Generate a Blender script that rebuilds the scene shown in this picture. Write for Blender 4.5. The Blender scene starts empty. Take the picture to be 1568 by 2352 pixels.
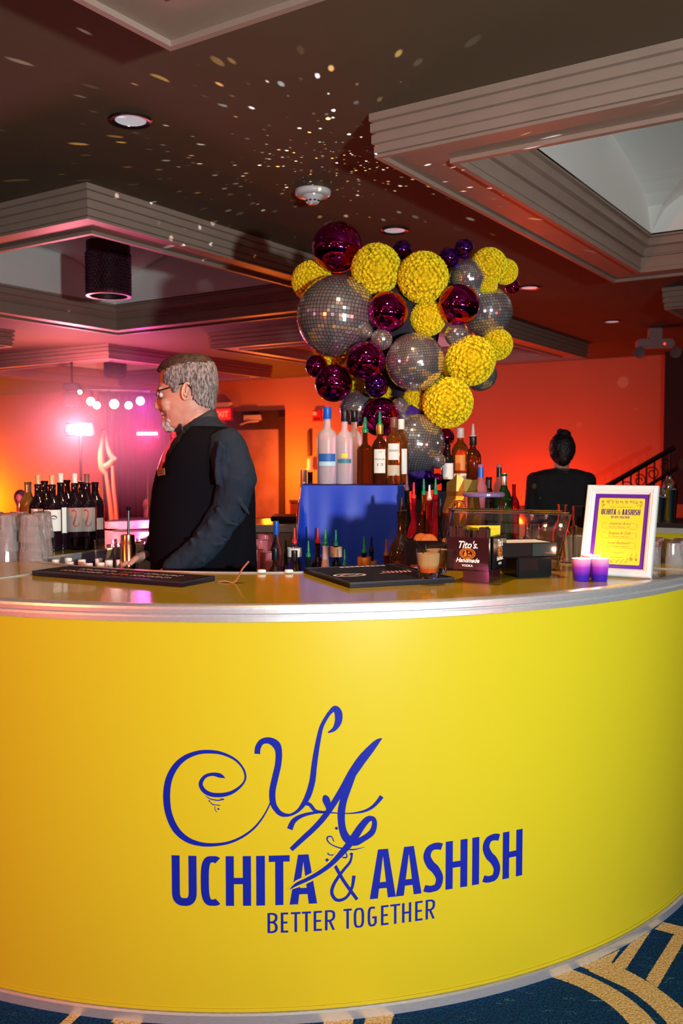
import bpy, bmesh, math, random
from mathutils import Vector, Matrix, noise
from mathutils.geometry import tessellate_polygon
PI = math.pi
random.seed(7)
S = bpy.context.scene
COL = S.collection

# ------------------------------------------------------------------ camera
FPX, TH, CH = 2133.0, 0.0542, 1.424          # focal length in pixels, downward pitch, eye height
cam_d = bpy.data.cameras.new('camera'); cam = bpy.data.objects.new('camera', cam_d); COL.objects.link(cam)
cam_d.sensor_fit = 'VERTICAL'; cam_d.sensor_height = 36.0; cam_d.lens = FPX * 36.0 / 2352.0
cam.location = (0, 0, CH); cam.rotation_euler = (PI/2 - TH, 0, 0); cam_d.clip_end = 100
cam_d.dof.use_dof = True; cam_d.dof.focus_distance = 2.9; cam_d.dof.aperture_fstop = 5.0
S.camera = cam
# ------------------------------------------------------------------ world and exposure
S.view_settings.view_transform = 'Standard'; S.view_settings.look = 'None'
S.view_settings.exposure = 0.0; S.view_settings.gamma = 1.0; S.view_settings.use_curve_mapping = False
w = bpy.data.worlds.new('world'); S.world = w; w.use_nodes = True
w.node_tree.nodes['Background'].inputs[0].default_value = (0.55, 0.35, 0.40, 1)
w.node_tree.nodes['Background'].inputs[1].default_value = 0.008
# ------------------------------------------------------------------ lights
def lamp(name, kind, loc, power, color, size=0.1, target=None, **kw):
    d = bpy.data.lights.new(name, kind); o = bpy.data.objects.new(name, d); COL.objects.link(o)
    o.location = loc; d.energy = power; d.color = color
    if kind == 'AREA': d.size = size
    else: d.shadow_soft_size = size
    if target is not None:
        o.rotation_euler = (Vector(target) - Vector(loc)).to_track_quat('-Z', 'Y').to_euler()
    for k, v in kw.items(): setattr(d, k, v)
    return o
lamp('flash_lamp', 'SPOT', (1.55, -1.0, 1.35), 800, (0.93, 1.0, 0.97), 0.07, (-1.5, 6.2, 2.2), spot_size=math.radians(92), spot_blend=1.0)
lamp('orange_wash_lamp', 'SPOT', (-3.3, -0.3, 1.75), 430, (1.0, 0.13, 0.03), 0.06, (-1.15, 2.6, .7), spot_size=math.radians(66), spot_blend=0.8)
lamp('pink_party_lamp', 'POINT', (-3.4, -1.2, 1.7), 13, (1.0, 0.12, 0.35), 0.05)
lamp('bar_side_fill', 'POINT', (2.6, -1.4, 1.1), 55, (0.85, 1.0, 0.85), 0.05)  # unseen fill added to brighten the right side of the bar
lamp('counter_fill', 'SPOT', (0.1, 3.0, 2.86), 110, (1.0, 0.55, 0.28), 0.05, (0.1, 3.0, 0), spot_size=math.radians(130), spot_blend=0.6)  # warm overhead fill added for the countertop, not one of the fitted downlights
for k_, (x_, y_, z_, c_) in enumerate(((-1.6, -3.0, 1.7, (1, .5, .8)), (0.9, -4.0, 2.2, (.7, .8, 1)), (4.2, 1.2, 2.1, (1, .75, .4)), (-4.6, 2.0, 2.2, (1, .3, .6)), (0.2, -1.2, 2.6, (.6, .9, 1)), (-2.0, .4, 2.5, (1, .8, .6)), (5.0, 4.5, 1.6, (1, .6, .4)))):
    lamp('glint_lamp', 'POINT', (x_, y_, z_), 6.0, c_, 0.06)  # unseen small lamps added for glints in the mirror balls
for x_, y_, c_ in ((-5.5, -4.0, (1, .15, .05)), (1.5, -5.6, (1, .10, .05)), (6.0, -2.5, (1, .08, .10))): lamp('hall_fill', 'POINT', (x_, y_, .5), 90, c_, .1)  # unseen lamps added behind the camera for warm red ambient
BU = (0.55, 0.835); BV = (-0.835, 0.55)       # the room's two horizontal directions
def uv(u, v, z=0.0): return (BU[0]*u + BV[0]*v, BU[1]*u + BV[1]*v, z)
WU = 13.25                                    # the back wall stands at u = WU
for i, (v, p, c) in enumerate(((18.4, 330, (1, .28, .01)), (16.2, 170, (1, .10, .015)), (12.2, 110, (1, .07, .02)), (9.7, 165, (1, .19, .006)), (7.7, 70, (1, .05, .002)), (5.2, 120, (1, .055, .002)), (3.9, 22, (1, .04, .004)))):
    lamp('wall_uplight', 'POINT', uv(WU-0.80, v, 0.55 if i != 3 else 1.25), p, c, 0.08)
lamp('stage_wash', 'POINT', (-2.6, 12.4, 1.75), 50, (1.0, 0.05, 0.20), 0.1)
lamp('ceiling_wash_red', 'POINT', (-2.2, 9.4, 1.2), 12, (1.0, 0.10, 0.14), 0.2)
lamp('magenta_spot', 'POINT', (-2.55, 12.0, 2.15), 22, (0.9, 0.05, 0.8), 0.1)
# mirror-ball sparkle: a lamp whose beam is broken into small spots, as the light thrown back by the mirror balls
sp = lamp('sparkle_lamp', 'POINT', (-0.02, 4.66, 2.42), 520, (1, 1, 1), 0.004)
sd = sp.data; sd.use_nodes = True; nt = sd.node_tree; nn = nt.nodes; ll = nt.links
em = nn['Emission']
tc = nn.new('ShaderNodeTexCoord'); vor = nn.new('ShaderNodeTexVoronoi'); vor.feature = 'F1'; vor.inputs['Scale'].default_value = 21
ll.new(tc.outputs['Normal'], vor.inputs['Vector'])
cm = nn.new('ShaderNodeMath'); cm.operation = 'LESS_THAN'; ll.new(vor.outputs['Distance'], cm.inputs[0])
sepc = nn.new('ShaderNodeSeparateColor'); ll.new(vor.outputs['Color'], sepc.inputs[0])
rad = nn.new('ShaderNodeMath'); rad.operation = 'MULTIPLY_ADD'; rad.inputs[1].default_value = 0.26; rad.inputs[2].default_value = 0.02
ll.new(sepc.outputs[0], rad.inputs[0]); ll.new(rad.outputs[0], cm.inputs[1])
gt = nn.new('ShaderNodeMath'); gt.operation = 'GREATER_THAN'; gt.inputs[1].default_value = 0.3; ll.new(sepc.outputs[1], gt.inputs[0])
pw = nn.new('ShaderNodeMath'); pw.operation = 'POWER'; pw.inputs[1].default_value = 3; ll.new(sepc.outputs[1], pw.inputs[0])
m1 = nn.new('ShaderNodeMath'); m1.operation = 'MULTIPLY'; ll.new(cm.outputs[0], m1.inputs[0]); ll.new(gt.outputs[0], m1.inputs[1])
m2 = nn.new('ShaderNodeMath'); m2.operation = 'MULTIPLY'; ll.new(m1.outputs[0], m2.inputs[0]); ll.new(pw.outputs[0], m2.inputs[1])
cr = nn.new('ShaderNodeValToRGB'); cr.color_ramp.interpolation = 'CONSTANT'
for p_, c_ in ((0.0, (.75, .9, 1, 1)), (0.45, (1, .62, .2, 1)), (0.8, (1, .85, .8, 1))):
    e_ = cr.color_ramp.elements[0] if p_ == 0 else cr.color_ramp.elements.new(p_); e_.color = c_
cr.color_ramp.elements.remove(cr.color_ramp.elements[-1])
ll.new(sepc.outputs[2], cr.inputs[0]); ll.new(cr.outputs[0], em.inputs[0]); ll.new(m2.outputs[0], em.inputs[1])

# ------------------------------------------------------------------ pixel -> world
def ray(px, py):
    u = (px-784)/FPX; v = -(py-1176)/FPX
    return Vector((u, math.cos(TH)+v*math.sin(TH), -math.sin(TH)+v*math.cos(TH)))
def at(px, py, d):
    r = ray(px, py); return Vector((0, 0, CH)) + r*(d/r.y)
def onz(px, py, z):
    r = ray(px, py); return Vector((0, 0, CH)) + r*((z-CH)/r.z)
BC = Vector((-0.282, 4.074, 0)); BR = 1.80; BT = 1.07       # the round bar: centre, radius, top height
def on_front(px, py, R=BR-0.012, off=0.0):
    r = ray(px, py); ox, oy = -BC.x, -BC.y
    a = r.x*r.x+r.y*r.y; b = 2*(ox*r.x+oy*r.y); c = ox*ox+oy*oy-R*R
    t = (-b-math.sqrt(b*b-4*a*c))/(2*a); p = Vector((0, 0, CH))+r*t
    n = Vector((p.x-BC.x, p.y-BC.y, 0)).normalized()
    return p + n*off

# ------------------------------------------------------------------ materials
MATS = {}
def mat(name, col, rough=0.5, metal=0.0, trans=0.0, ior=1.45, emit=None, es=0.0, coat=0.0, noise_amt=0.0, noise_scale=30, bump=0.0, spec=0.5, sheen=0.0, alpha=1.0, col2=None, sss=0.0, mapscale=None):
    if name in MATS: return MATS[name]
    m = bpy.data.materials.new(name); m.use_nodes = True; MATS[name] = m
    nt = m.node_tree; b = nt.nodes['Principled BSDF']
    c = (*col, 1) if len(col) == 3 else col
    b.inputs['Base Color'].default_value = c; b.inputs['Roughness'].default_value = rough
    b.inputs['Metallic'].default_value = metal; b.inputs['Transmission Weight'].default_value = trans
    b.inputs['IOR'].default_value = ior; b.inputs['Coat Weight'].default_value = coat
    b.inputs['Specular IOR Level'].default_value = spec; b.inputs['Sheen Weight'].default_value = sheen
    b.inputs['Alpha'].default_value = alpha; b.inputs['Subsurface Weight'].default_value = sss
    if emit: b.inputs['Emission Color'].default_value = (*emit, 1); b.inputs['Emission Strength'].default_value = es
    if noise_amt or bump or col2:
        tc = nt.nodes.new('ShaderNodeTexCoord'); n = nt.nodes.new('ShaderNodeTexNoise'); n.inputs['Scale'].default_value = noise_scale; n.inputs['Detail'].default_value = 4
        src = tc.outputs['Object']
        if mapscale:
            mp = nt.nodes.new('ShaderNodeMapping'); mp.inputs['Scale'].default_value = mapscale; nt.links.new(src, mp.inputs[0]); src = mp.outputs[0]
        nt.links.new(src, n.inputs['Vector'])
        if noise_amt or col2:
            r = nt.nodes.new('ShaderNodeValToRGB')
            c2 = (*col2, 1) if col2 else tuple([x*(1-noise_amt) for x in c[:3]]+[1])
            r.color_ramp.elements[0].position = 0.35; r.color_ramp.elements[1].position = 0.65
            r.color_ramp.elements[0].color = c2; r.color_ramp.elements[1].color = c
            nt.links.new(n.outputs['Fac'], r.inputs[0]); nt.links.new(r.outputs[0], b.inputs['Base Color'])
        if bump:
            bp = nt.nodes.new('ShaderNodeBump'); bp.inputs['Strength'].default_value = bump; bp.inputs['Distance'].default_value = 0.01
            nt.links.new(n.outputs['Fac'], bp.inputs['Height']); nt.links.new(bp.outputs[0], b.inputs['Normal'])
    return m
YEL = mat('yellow_vinyl', (0.52, 0.44, 0.014), 0.30, spec=0.4, bump=0.006, noise_scale=500)
YTOP = mat('yellow_top', (0.46, 0.33, 0.006), 0.16, noise_amt=0.06, noise_scale=9, coat=0.3)
ALU = mat('brushed_metal', (0.78, 0.80, 0.82), 0.34, 0.75, noise_amt=0.12, noise_scale=60, mapscale=(1, 1, 8))
BLUE = mat('print_blue', (0.005, 0.014, 0.30), 0.45, spec=.2)
BLK = mat('black_plastic', (0.005, 0.006, 0.007), 0.22, spec=.25)
BLKM = mat('black_matt', (0.008, 0.008, 0.010), 0.6)
WHT = mat('white_paint', (0.60, 0.63, 0.66), 0.35)
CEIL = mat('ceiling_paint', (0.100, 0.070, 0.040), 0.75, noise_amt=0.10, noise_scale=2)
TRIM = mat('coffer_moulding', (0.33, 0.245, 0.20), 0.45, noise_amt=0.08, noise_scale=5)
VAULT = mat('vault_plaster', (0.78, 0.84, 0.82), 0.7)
WALLM = mat('wall_plaster', (0.54, 0.21, 0.10), 0.75, noise_amt=0.06, noise_scale=1.2)
WOOD = mat('dark_wood', (0.055, 0.02, 0.016), 0.45, noise_amt=0.4, noise_scale=12, mapscale=(1, 1, 6))
GLASS = mat('clear_glass', (0.97, 0.98, 0.98), 0.02, trans=1.0, ior=1.25)
TGLASS = mat('tumbler_glass', (1.0, 0.97, 1.0), 0.05, trans=0.86, ior=1.45)
ACRYL = mat('clear_acrylic', (0.93, 0.93, 0.96), 0.04, trans=1.0, ior=1.3)
CHROME = mat('chrome', (0.85, 0.85, 0.87), 0.08, 1.0)
COPPER = mat('copper_metal', (0.8, 0.35, 0.2), 0.2, 1.0)
PURPLE = mat('purple_mirror', (0.55, 0.02, 0.30), 0.03, 1.0)
VIOLET = mat('violet_mirror', (0.20, 0.03, 0.55), 0.03, 1.0)
MIRROR = mat('mirror_tile', (0.90, 0.90, 0.95), 0.10, 0.90)
FLOWER = mat('yellow_petal', (0.92, 0.84, 0.015), 0.75, col2=(0.85, 0.66, 0.008), noise_scale=30)
SKIN = mat('skin', (0.62, 0.34, 0.27), 0.5, sss=0.05, col2=(0.54, 0.26, 0.20), noise_scale=28)
SHIRT = mat('shirt_cloth', (0.014, 0.024, 0.042), 0.8, spec=.15, bump=0.15, noise_scale=60)
VEST = mat('vest_cloth', (0.005, 0.005, 0.008), 0.9, spec=.05)
BLUECLOTH = mat('blue_satin', (0.004, 0.038, 0.52), 0.5)
WHTLAB = mat('label_white', (0.74, 0.76, 0.76), 0.6)
CREAMLAB = mat('label_cream', (0.55, 0.48, 0.36), 0.6)
INK = mat('ink_dark', (0.03, 0.03, 0.05), 0.6)
PURP = mat('print_purple', (0.085, 0.012, 0.28), 0.4)
SIGNY = mat('sign_yellow', (0.58, 0.50, 0.02), 0.5)

# ------------------------------------------------------------------ mesh helpers
def obj(name, bm, m, parent=None, smooth=False, loc=None, recalc=True):
    if recalc and bm.faces: bmesh.ops.recalc_face_normals(bm, faces=bm.faces)
    me = bpy.data.meshes.new(name); bm.to_mesh(me); bm.free()
    if smooth:
        for p in me.polygons: p.use_smooth = True
        me.set_sharp_from_angle(angle=math.radians(42))
    for mm in (m if isinstance(m, (list, tuple)) else [m]): me.materials.append(mm)
    o = bpy.data.objects.new(name, me); COL.objects.link(o)
    if parent is not None: o.parent = parent
    if loc is not None: o.location = loc
    return o
def tag(o, label=None, cat=None, group=None, kind=None):
    if label: o['label'] = label
    if cat: o['category'] = cat
    if group: o['group'] = group
    if kind: o['kind'] = kind
    return o
def thing(name, label, cat, loc=(0, 0, 0), rotz=0.0, group=None):
    o = bpy.data.objects.new(name, None); COL.objects.link(o); o.location = loc; o.rotation_euler = (0, 0, rotz)
    o.empty_display_size = 0.05
    return tag(o, label, cat, group)
def B(): return bmesh.new()
def box(bm, c, s, rz=0.0, M=None):
    r = bmesh.ops.create_cube(bm, size=1)
    mt = Matrix.Translation(c) @ Matrix.Rotation(rz, 4, 'Z') @ Matrix.Diagonal((s[0], s[1], s[2], 1))
    if M is not None: mt = M @ mt
    bmesh.ops.transform(bm, matrix=mt, verts=r['verts']); return bm
def bbox(c, s, rz=0.0, bev=0.0, seg=2):
    bm = B(); box(bm, c, s, rz)
    if bev: bmesh.ops.bevel(bm, geom=bm.edges[:], offset=bev, segments=seg, affect='EDGES')
    return bm
def lathe(bm, prof, seg=24, c=(0, 0, 0), M=None):
    rings = []
    for r, z in prof:
        if r < 1e-6:
            p = Vector((c[0], c[1], c[2]+z)); p = M @ p if M is not None else p; rings.append([bm.verts.new(p)])
        else:
            ring = []
            for i in range(seg):
                a = 2*PI*i/seg; p = Vector((c[0]+r*math.cos(a), c[1]+r*math.sin(a), c[2]+z))
                ring.append(bm.verts.new(M @ p if M is not None else p))
            rings.append(ring)
    for A, C in zip(rings, rings[1:]):
        if len(A) == 1 and len(C) == 1: continue
        for i in range(seg):
            j = (i+1) % seg
            if len(A) == 1: bm.faces.new((A[0], C[i], C[j]))
            elif len(C) == 1: bm.faces.new((A[i], A[j], C[0]))
            else: bm.faces.new((A[i], A[j], C[j], C[i]))
    return bm
def ball(bm, c, r, seg=16, rings=10, M=None, sc=(1, 1, 1)):
    k = bmesh.ops.create_uvsphere(bm, u_segments=seg, v_segments=rings, radius=1)
    mt = Matrix.Translation(c) @ (M if M is not None else Matrix.Identity(4)) @ Matrix.Diagonal((r*sc[0], r*sc[1], r*sc[2], 1))
    bmesh.ops.transform(bm, matrix=mt, verts=k['verts']); return bm
def tube(bm, pts, rad, seg=10, cap=True):
    pts = [Vector(p) for p in pts]; n = len(pts)
    rads = rad if isinstance(rad, (list, tuple)) else [rad]*n
    t0 = (pts[1]-pts[0]).normalized(); up = Vector((0, 0, 1)) if abs(t0.z) < 0.9 else Vector((1, 0, 0))
    x = t0.cross(up).normalized(); rings = []
    for i, p in enumerate(pts):
        t = (pts[min(i+1, n-1)]-pts[max(i-1, 0)]).normalized()
        x = (x - t*x.dot(t)).normalized(); y = t.cross(x)
        rings.append([bm.verts.new(p + (x*math.cos(2*PI*k/seg)+y*math.sin(2*PI*k/seg))*rads[i]) for k in range(seg)])
    for A, C in zip(rings, rings[1:]):
        for k in range(seg): bm.faces.new((A[k], A[(k+1) % seg], C[(k+1) % seg], C[k]))
    if cap: bm.faces.new(rings[0][::-1]); bm.faces.new(rings[-1])
    return bm
def capsule(bm, a, b, ra, rb, seg=16):
    a, b = Vector(a), Vector(b); tube(bm, [a, b], [ra, rb], seg); ball(bm, a, ra, seg, 10); ball(bm, b, rb, seg, 10)
def catmull(P, n=8):
    out = []; m = len(P)
    for i in range(m-1):
        p0, p1, p2, p3 = P[max(i-1, 0)], P[i], P[i+1], P[min(i+2, m-1)]
        for k in range(n):
            t = k/n
            out.append(tuple(0.5*((2*b)+(-a+c)*t+(2*a-5*b+4*c-d)*t*t+(-a+3*b-3*c+d)*t**3) for a, b, c, d in zip(p0, p1, p2, p3)))
    out.append(tuple(P[-1])); return out
def ribbon2d(P, n=8):
    """variable-width stroke: P = (x, y, width) -> list of (left, right) 2D pairs"""
    Q = catmull(P, n) if n > 1 else P; L = []
    for i, q in enumerate(Q):
        a, b = Q[max(i-1, 0)], Q[min(i+1, len(Q)-1)]
        tx, ty = b[0]-a[0], b[1]-a[1]; l = math.hypot(tx, ty) or 1; h = max(q[2], 0.0)/2
        nx, ny = -ty/l*h, tx/l*h; L.append(((q[0]+nx, q[1]+ny), (q[0]-nx, q[1]-ny)))
    return L
def strip(bm, pairs, f):
    prev = None
    for a, b in pairs:
        v = (bm.verts.new(f(*a)), bm.verts.new(f(*b)))
        if prev: bm.faces.new((prev[0], prev[1], v[1], v[0]))
        prev = v
def poly2(bm, loops, f):
    vs = [bm.verts.new(f(*p)) for lp in loops for p in lp]
    for t in tessellate_polygon([[Vector((p[0], p[1], 0)) for p in lp] for lp in loops]):
        try: bm.faces.new([vs[i] for i in t])
        except ValueError: pass
def glyph(bm, ch, x, y, w, h, t, f):
    """condensed sans capital drawn in the box x..x+w, y..y+h with stem t; f maps 2D to space"""
    R = lambda a, b, c, d: poly2(bm, [[(a, b), (c, b), (c, d), (a, d)]], f)
    tv = t*0.80; X = x+w; Y = y+h
    def st(P, n=6): strip(bm, ribbon2d(P, n), f)
    def oval(x0, y0, x1, y1, a0=0, a1=360, tt=t):
        cx, cy, rx = (x0+x1)/2, (y0+y1)/2, (x1-x0-tt)/2; ry = (y1-y0-tv)/2; P = []
        for k in range(33):
            a = math.radians(a0+(a1-a0)*k/32); c, s = math.cos(a), math.sin(a)
            P.append((cx+rx*math.copysign(abs(c)**0.62, c), cy+ry*math.copysign(abs(s)**0.62, s), tt*abs(c)**.5*0.25+tt*.75))
        st(P, 1)
    if ch == 'I': R(x, y, X, Y)
    elif ch == 'H': R(x, y, x+t, Y); R(X-t, y, X, Y); R(x+t, y+h*.5-tv/2, X-t, y+h*.5+tv/2)
    elif ch == 'T': R(x, Y-tv, X, Y); R(x+w/2-t/2, y, x+w/2+t/2, Y-tv)
    elif ch == 'E': R(x, y, x+t, Y); [R(x+t, q, X if q != y+h*.5-tv/2 else X-w*.1, q+tv) for q in (y, y+h*.5-tv/2, Y-tv)]
    elif ch == 'U':
        r = w/2-t/2; P = [(x+t/2, Y, t), (x+t/2, y+w*.6, t)]+[(x+w/2-r*math.copysign(abs(math.cos(a))**.75, math.cos(a)), y+w*.55-(w*.55-tv/2)*math.sin(a)**.75 if math.sin(a) > 0 else y+w*.55, t) for a in [PI*k/16 for k in range(1, 16)]]+[(X-t/2, y+w*.6, t), (X-t/2, Y, t)]
        st(P, 1)
    elif ch == 'C':
        oval(x, y, X+w*.16, Y, 62, 298)
    elif ch == 'G': oval(x, y, X, Y, 55, 315); R(X-t, y+h*.12, X, y+h*.5); R(x+w*.5, y+h*.5-tv, X, y+h*.5)
    elif ch == 'O': oval(x, y, X, Y)
    elif ch == 'A':
        a = t*1.04
        poly2(bm, [[(x, y), (x+a, y), (x+w/2, Y-h*.14), (x+w/2, Y), (x+w/2-a*.62, Y)]], f)
        poly2(bm, [[(X-a, y), (X, y), (x+w/2+a*.62, Y), (x+w/2, Y), (x+w/2, Y-h*.14)]], f)
        R(x+w*.2, y+h*.2, X-w*.2, y+h*.2+tv)
    elif ch == 'S':
        u = t*.95; st([(X-w*.06, Y-h*.09, u*.9), (x+w*.74, Y-h*.065, u*.95), (x+w*.50, Y-tv*.52, u*.9), (x+w*.28, Y-h*.12, u), (x+u*.52, Y-h*.26, u*1.05), (x+w*.36, y+h*.57, u*1.15), (x+w*.62, y+h*.45, u*1.15), (X-u*.5, y+h*.27, u*1.05), (X-w*.28, y+h*.10, u), (x+w*.45, y+tv*.5, u*.9), (x+w*.24, y+h*.07, u*.95), (x+w*.05, y+h*.10, u*.9)], 6)
    elif ch in 'BR':
        R(x, y, x+t, Y); m = y+h*(.52 if ch == 'B' else .46)
        st([(x+t*.5, Y-tv/2, tv), (x+w*.55, Y-tv/2, tv), (X-t*.55, Y-h*.14, t), (X-t*.55, m+h*.14, t), (x+w*.55, m+tv*.2, tv), (x+t*.5, m+tv*.2, tv)], 6)
        if ch == 'B': st([(x+t*.5, m, tv), (x+w*.58, m, tv), (X-t*.5, m-h*.14, t), (X-t*.5, y+h*.15, t), (x+w*.55, y+tv/2, tv), (x+t*.5, y+tv/2, tv)], 6)
        else: poly2(bm, [[(x+w*.35, m), (x+w*.35+t, m), (X, y), (X-t, y)]], f)
    elif ch == '&':
        st([(x+w*.80, Y-h*.01, t*.6), (x+w*.72, Y-h*.16, t*.8), (x+w*.45, Y-h*.34, t*.9), (x+w*.14, y+h*.40, t), (x+t*.5, y+h*.2, t), (x+w*.25, y+t*.6, t), (x+w*.58, y+h*.08, t*.9), (x+w*.8, y+h*.28, t*.9), (x+w*.88, y+h*.55, t*1.1)])
        st([(x+w*.14, Y-h*.16, t), (x+w*.5, y+h*.45, t), (X, y+h*.02, t)])
def text_bm(bm, s, f, size, x0=0.0, y0=0.0, shear=0.0, sx=1.0, align='CENTER', width=None, bold=0.0):
    cu = bpy.data.curves.new('t', 'FONT'); cu.body = s; cu.size = size; cu.shear = shear; cu.align_x = align; cu.offset = bold; cu.resolution_u = 3
    o = bpy.data.objects.new('t', cu); COL.objects.link(o)
    dg = bpy.context.evaluated_depsgraph_get(); me = bpy.data.meshes.new_from_object(o.evaluated_get(dg))
    bpy.data.objects.remove(o); bpy.data.curves.remove(cu)
    if width and me.vertices:
        xs = [v.co.x for v in me.vertices]; sx = width/(max(xs)-min(xs))
    vs = [bm.verts.new(f(x0+v.co.x*sx, y0+v.co.y)) for v in me.vertices]
    for p in me.polygons:
        try: bm.faces.new([vs[i] for i in p.vertices])
        except ValueError: pass
    bpy.data.meshes.remove(me)
def flat(bm, z, fn=None):
    return lambda x, y: Vector((x, y, z))

# ================================================================== SETTING
U0, U1, V0, V1, ZC, ZS = -5.0, WU, -7.5, 21.0, 2.90, 2.72
TR = [(-1.1, 2.21), (3.46, 6.76), (8.2, 11.5)]; TV = [(-1.21, 2.09), (3.90, 7.20), (8.9, 12.2)]; TS = 3.3
# floor ------------------------------------------------------------
def carpet():
    m = bpy.data.materials.new('hotel_carpet'); m.use_nodes = True; nt = m.node_tree; N = nt.nodes; Lk = nt.links; b = N['Principled BSDF']
    b.inputs['Roughness'].default_value = 0.95; b.inputs['Specular IOR Level'].default_value = 0.1
    geo = N.new('ShaderNodeNewGeometry')
    nz = N.new('ShaderNodeTexNoise'); nz.inputs['Scale'].default_value = 220; Lk.new(geo.outputs['Position'], nz.inputs['Vector'])
    sc = N.new('ShaderNodeVectorMath'); sc.operation = 'SCALE'; sc.inputs['Scale'].default_value = 0.008
    Lk.new(nz.outputs['Color'], sc.inputs[0])
    ad = N.new('ShaderNodeVectorMath'); ad.operation = 'ADD'; Lk.new(geo.outputs['Position'], ad.inputs[0]); Lk.new(sc.outputs[0], ad.inputs[1])
    def math_(op, a, b_=None, c=None):
        n = N.new('ShaderNodeMath'); n.operation = op
        for i, q in enumerate((a, b_, c)):
            if q is None: continue
            if isinstance(q, (int, float)): n.inputs[i].default_value = q
            else: Lk.new(q, n.inputs[i])
        return n.outputs[0]
    sx = N.new('ShaderNodeSeparateXYZ'); Lk.new(ad.outputs[0], sx.inputs[0]); X, Y = sx.outputs[0], sx.outputs[1]
    def inband(q, lo, hi): return math_('MULTIPLY', math_('GREATER_THAN', q, lo), math_('LESS_THAN', q, hi))
    def dist(cx, cy):
        dx = math_('SUBTRACT', X, cx); dy = math_('SUBTRACT', Y, cy)
        return math_('SQRT', math_('ADD', math_('MULTIPLY', dx, dx), math_('MULTIPLY', dy, dy)))
    def circ(p, q, r):   # circle through three floor points
        ax, ay, bx, by, cx, cy = p.x, p.y, q.x, q.y, r.x, r.y; d = 2*(ax*(by-cy)+bx*(cy-ay)+cx*(ay-by))
        ux = ((ax*ax+ay*ay)*(by-cy)+(bx*bx+by*by)*(cy-ay)+(cx*cx+cy*cy)*(ay-by))/d
        uy = ((ax*ax+ay*ay)*(cx-bx)+(bx*bx+by*by)*(ax-cx)+(cx*cx+cy*cy)*(bx-ax))/d
        return ux, uy, math.hypot(ax-ux, ay-uy)
    P = lambda a, c: onz(1168+a/3.92, 2000+c/3.92, 0)
    parts = []
    c1 = circ(P(430, 960), P(860, 1160), P(1100, 1380)); D = dist(c1[0], c1[1])
    r_in, r_out = c1[2], (P(1335, 1370)-Vector((c1[0], c1[1], 0))).length
    lo, hi = min(r_in, r_out), max(r_in, r_out); parts.append(inband(D, lo, hi))
    w1 = hi-lo
    c2o = (P(1568, 1225)-Vector((c1[0], c1[1], 0))).length; c2i = (P(1460, 1380)-Vector((c1[0], c1[1], 0))).length
    ang = lambda p: math.atan2(p.y-c1[1], p.x-c1[0])
    parts.append(inband(D, min(c2o, c2i)-0.004, max(c2o, c2i)))
    # spokes: straight gold bars standing on the second ring
    def bar(p, q, wd):
        d = (q-p).normalized(); n = Vector((-d.y, d.x, 0)); L = (q-p).length
        s = math_('ADD', math_('MULTIPLY', X, d.x), math_('MULTIPLY', Y, d.y)); k = math_('ADD', math_('MULTIPLY', X, n.x), math_('MULTIPLY', Y, n.y))
        return math_('MULTIPLY', inband(s, p.dot(d), p.dot(d)+L), inband(k, p.dot(n)-wd/2, p.dot(n)+wd/2))
    def quad(*pts):
        V = [P(*q) for q in pts]; cx = sum((v.x for v in V))/4; cy = sum((v.y for v in V))/4; out = None
        for a, b in zip(V, V[1:]+V[:1]):
            nx, ny = -(b.y-a.y), b.x-a.x; c = nx*a.x+ny*a.y
            if nx*cx+ny*cy < c: nx, ny, c = -nx, -ny, -c
            g_ = math_('GREATER_THAN', math_('ADD', math_('MULTIPLY', X, nx), math_('MULTIPLY', Y, ny)), c); out = g_ if out is None else math_('MULTIPLY', out, g_)
        return out
    for q in (((1495, 565), (1610, 590), (1345, 1045), (1240, 970)), ((1400, 455), (1640, 515), (1610, 592), (1320, 520)), ((1290, 530), (1058, 885), (945, 832), (1110, 640)), ((1010, 700), (925, 832), (725, 897), (800, 800)), ((725, 893), (925, 822), (1345, 1045), (1200, 1110))): parts.append(quad(*q))
    Q = lambda a, c: onz(a/3.92, 2180+c/3.92, 0)
    for a in ((Q(590, 680), Q(740, 540), .028), (Q(1120, 680), Q(1250, 560), .075)): parts.append(bar(*a))
    tot = parts[0]
    for q in parts[1:]: tot = math_('MAXIMUM', tot, q)
    n2 = N.new('ShaderNodeTexNoise'); n2.inputs['Scale'].default_value = 160; n2.inputs['Detail'].default_value = 6
    n3 = N.new('ShaderNodeTexNoise'); n3.inputs['Scale'].default_value = 14; n3.inputs['Detail'].default_value = 5
    mp = N.new('ShaderNodeMapping'); mp.inputs['Rotation'].default_value = (0, 0, 0.5); mp.inputs['Scale'].default_value = (1, 4, 1)
    Lk.new(geo.outputs['Position'], n2.inputs['Vector']); Lk.new(geo.outputs['Position'], mp.inputs[0]); Lk.new(mp.outputs[0], n3.inputs['Vector'])
    g = N.new('ShaderNodeValToRGB'); g.color_ramp.elements[0].position = .36; g.color_ramp.elements[0].color = (.42, .25, .06, 1); g.color_ramp.elements[1].position = .66; g.color_ramp.elements[1].color = (.78, .60, .30, 1)
    k = N.new('ShaderNodeValToRGB'); k.color_ramp.elements[0].position = .35; k.color_ramp.elements[0].color = (.001, .010, .034, 1); k.color_ramp.elements[1].position = .7; k.color_ramp.elements[1].color = (.004, .065, .19, 1)
    Lk.new(n2.outputs['Fac'], g.inputs[0]); Lk.new(n2.outputs['Fac'], k.inputs[0])
    fl = N.new('ShaderNodeValToRGB'); fl.color_ramp.elements[0].position = .60; fl.color_ramp.elements[1].position = .72; fl.color_ramp.elements[0].color = (0, 0, 0, 1); fl.color_ramp.elements[1].color = (.45, .45, .45, 1)
    Lk.new(n3.outputs['Fac'], fl.inputs[0])
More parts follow.
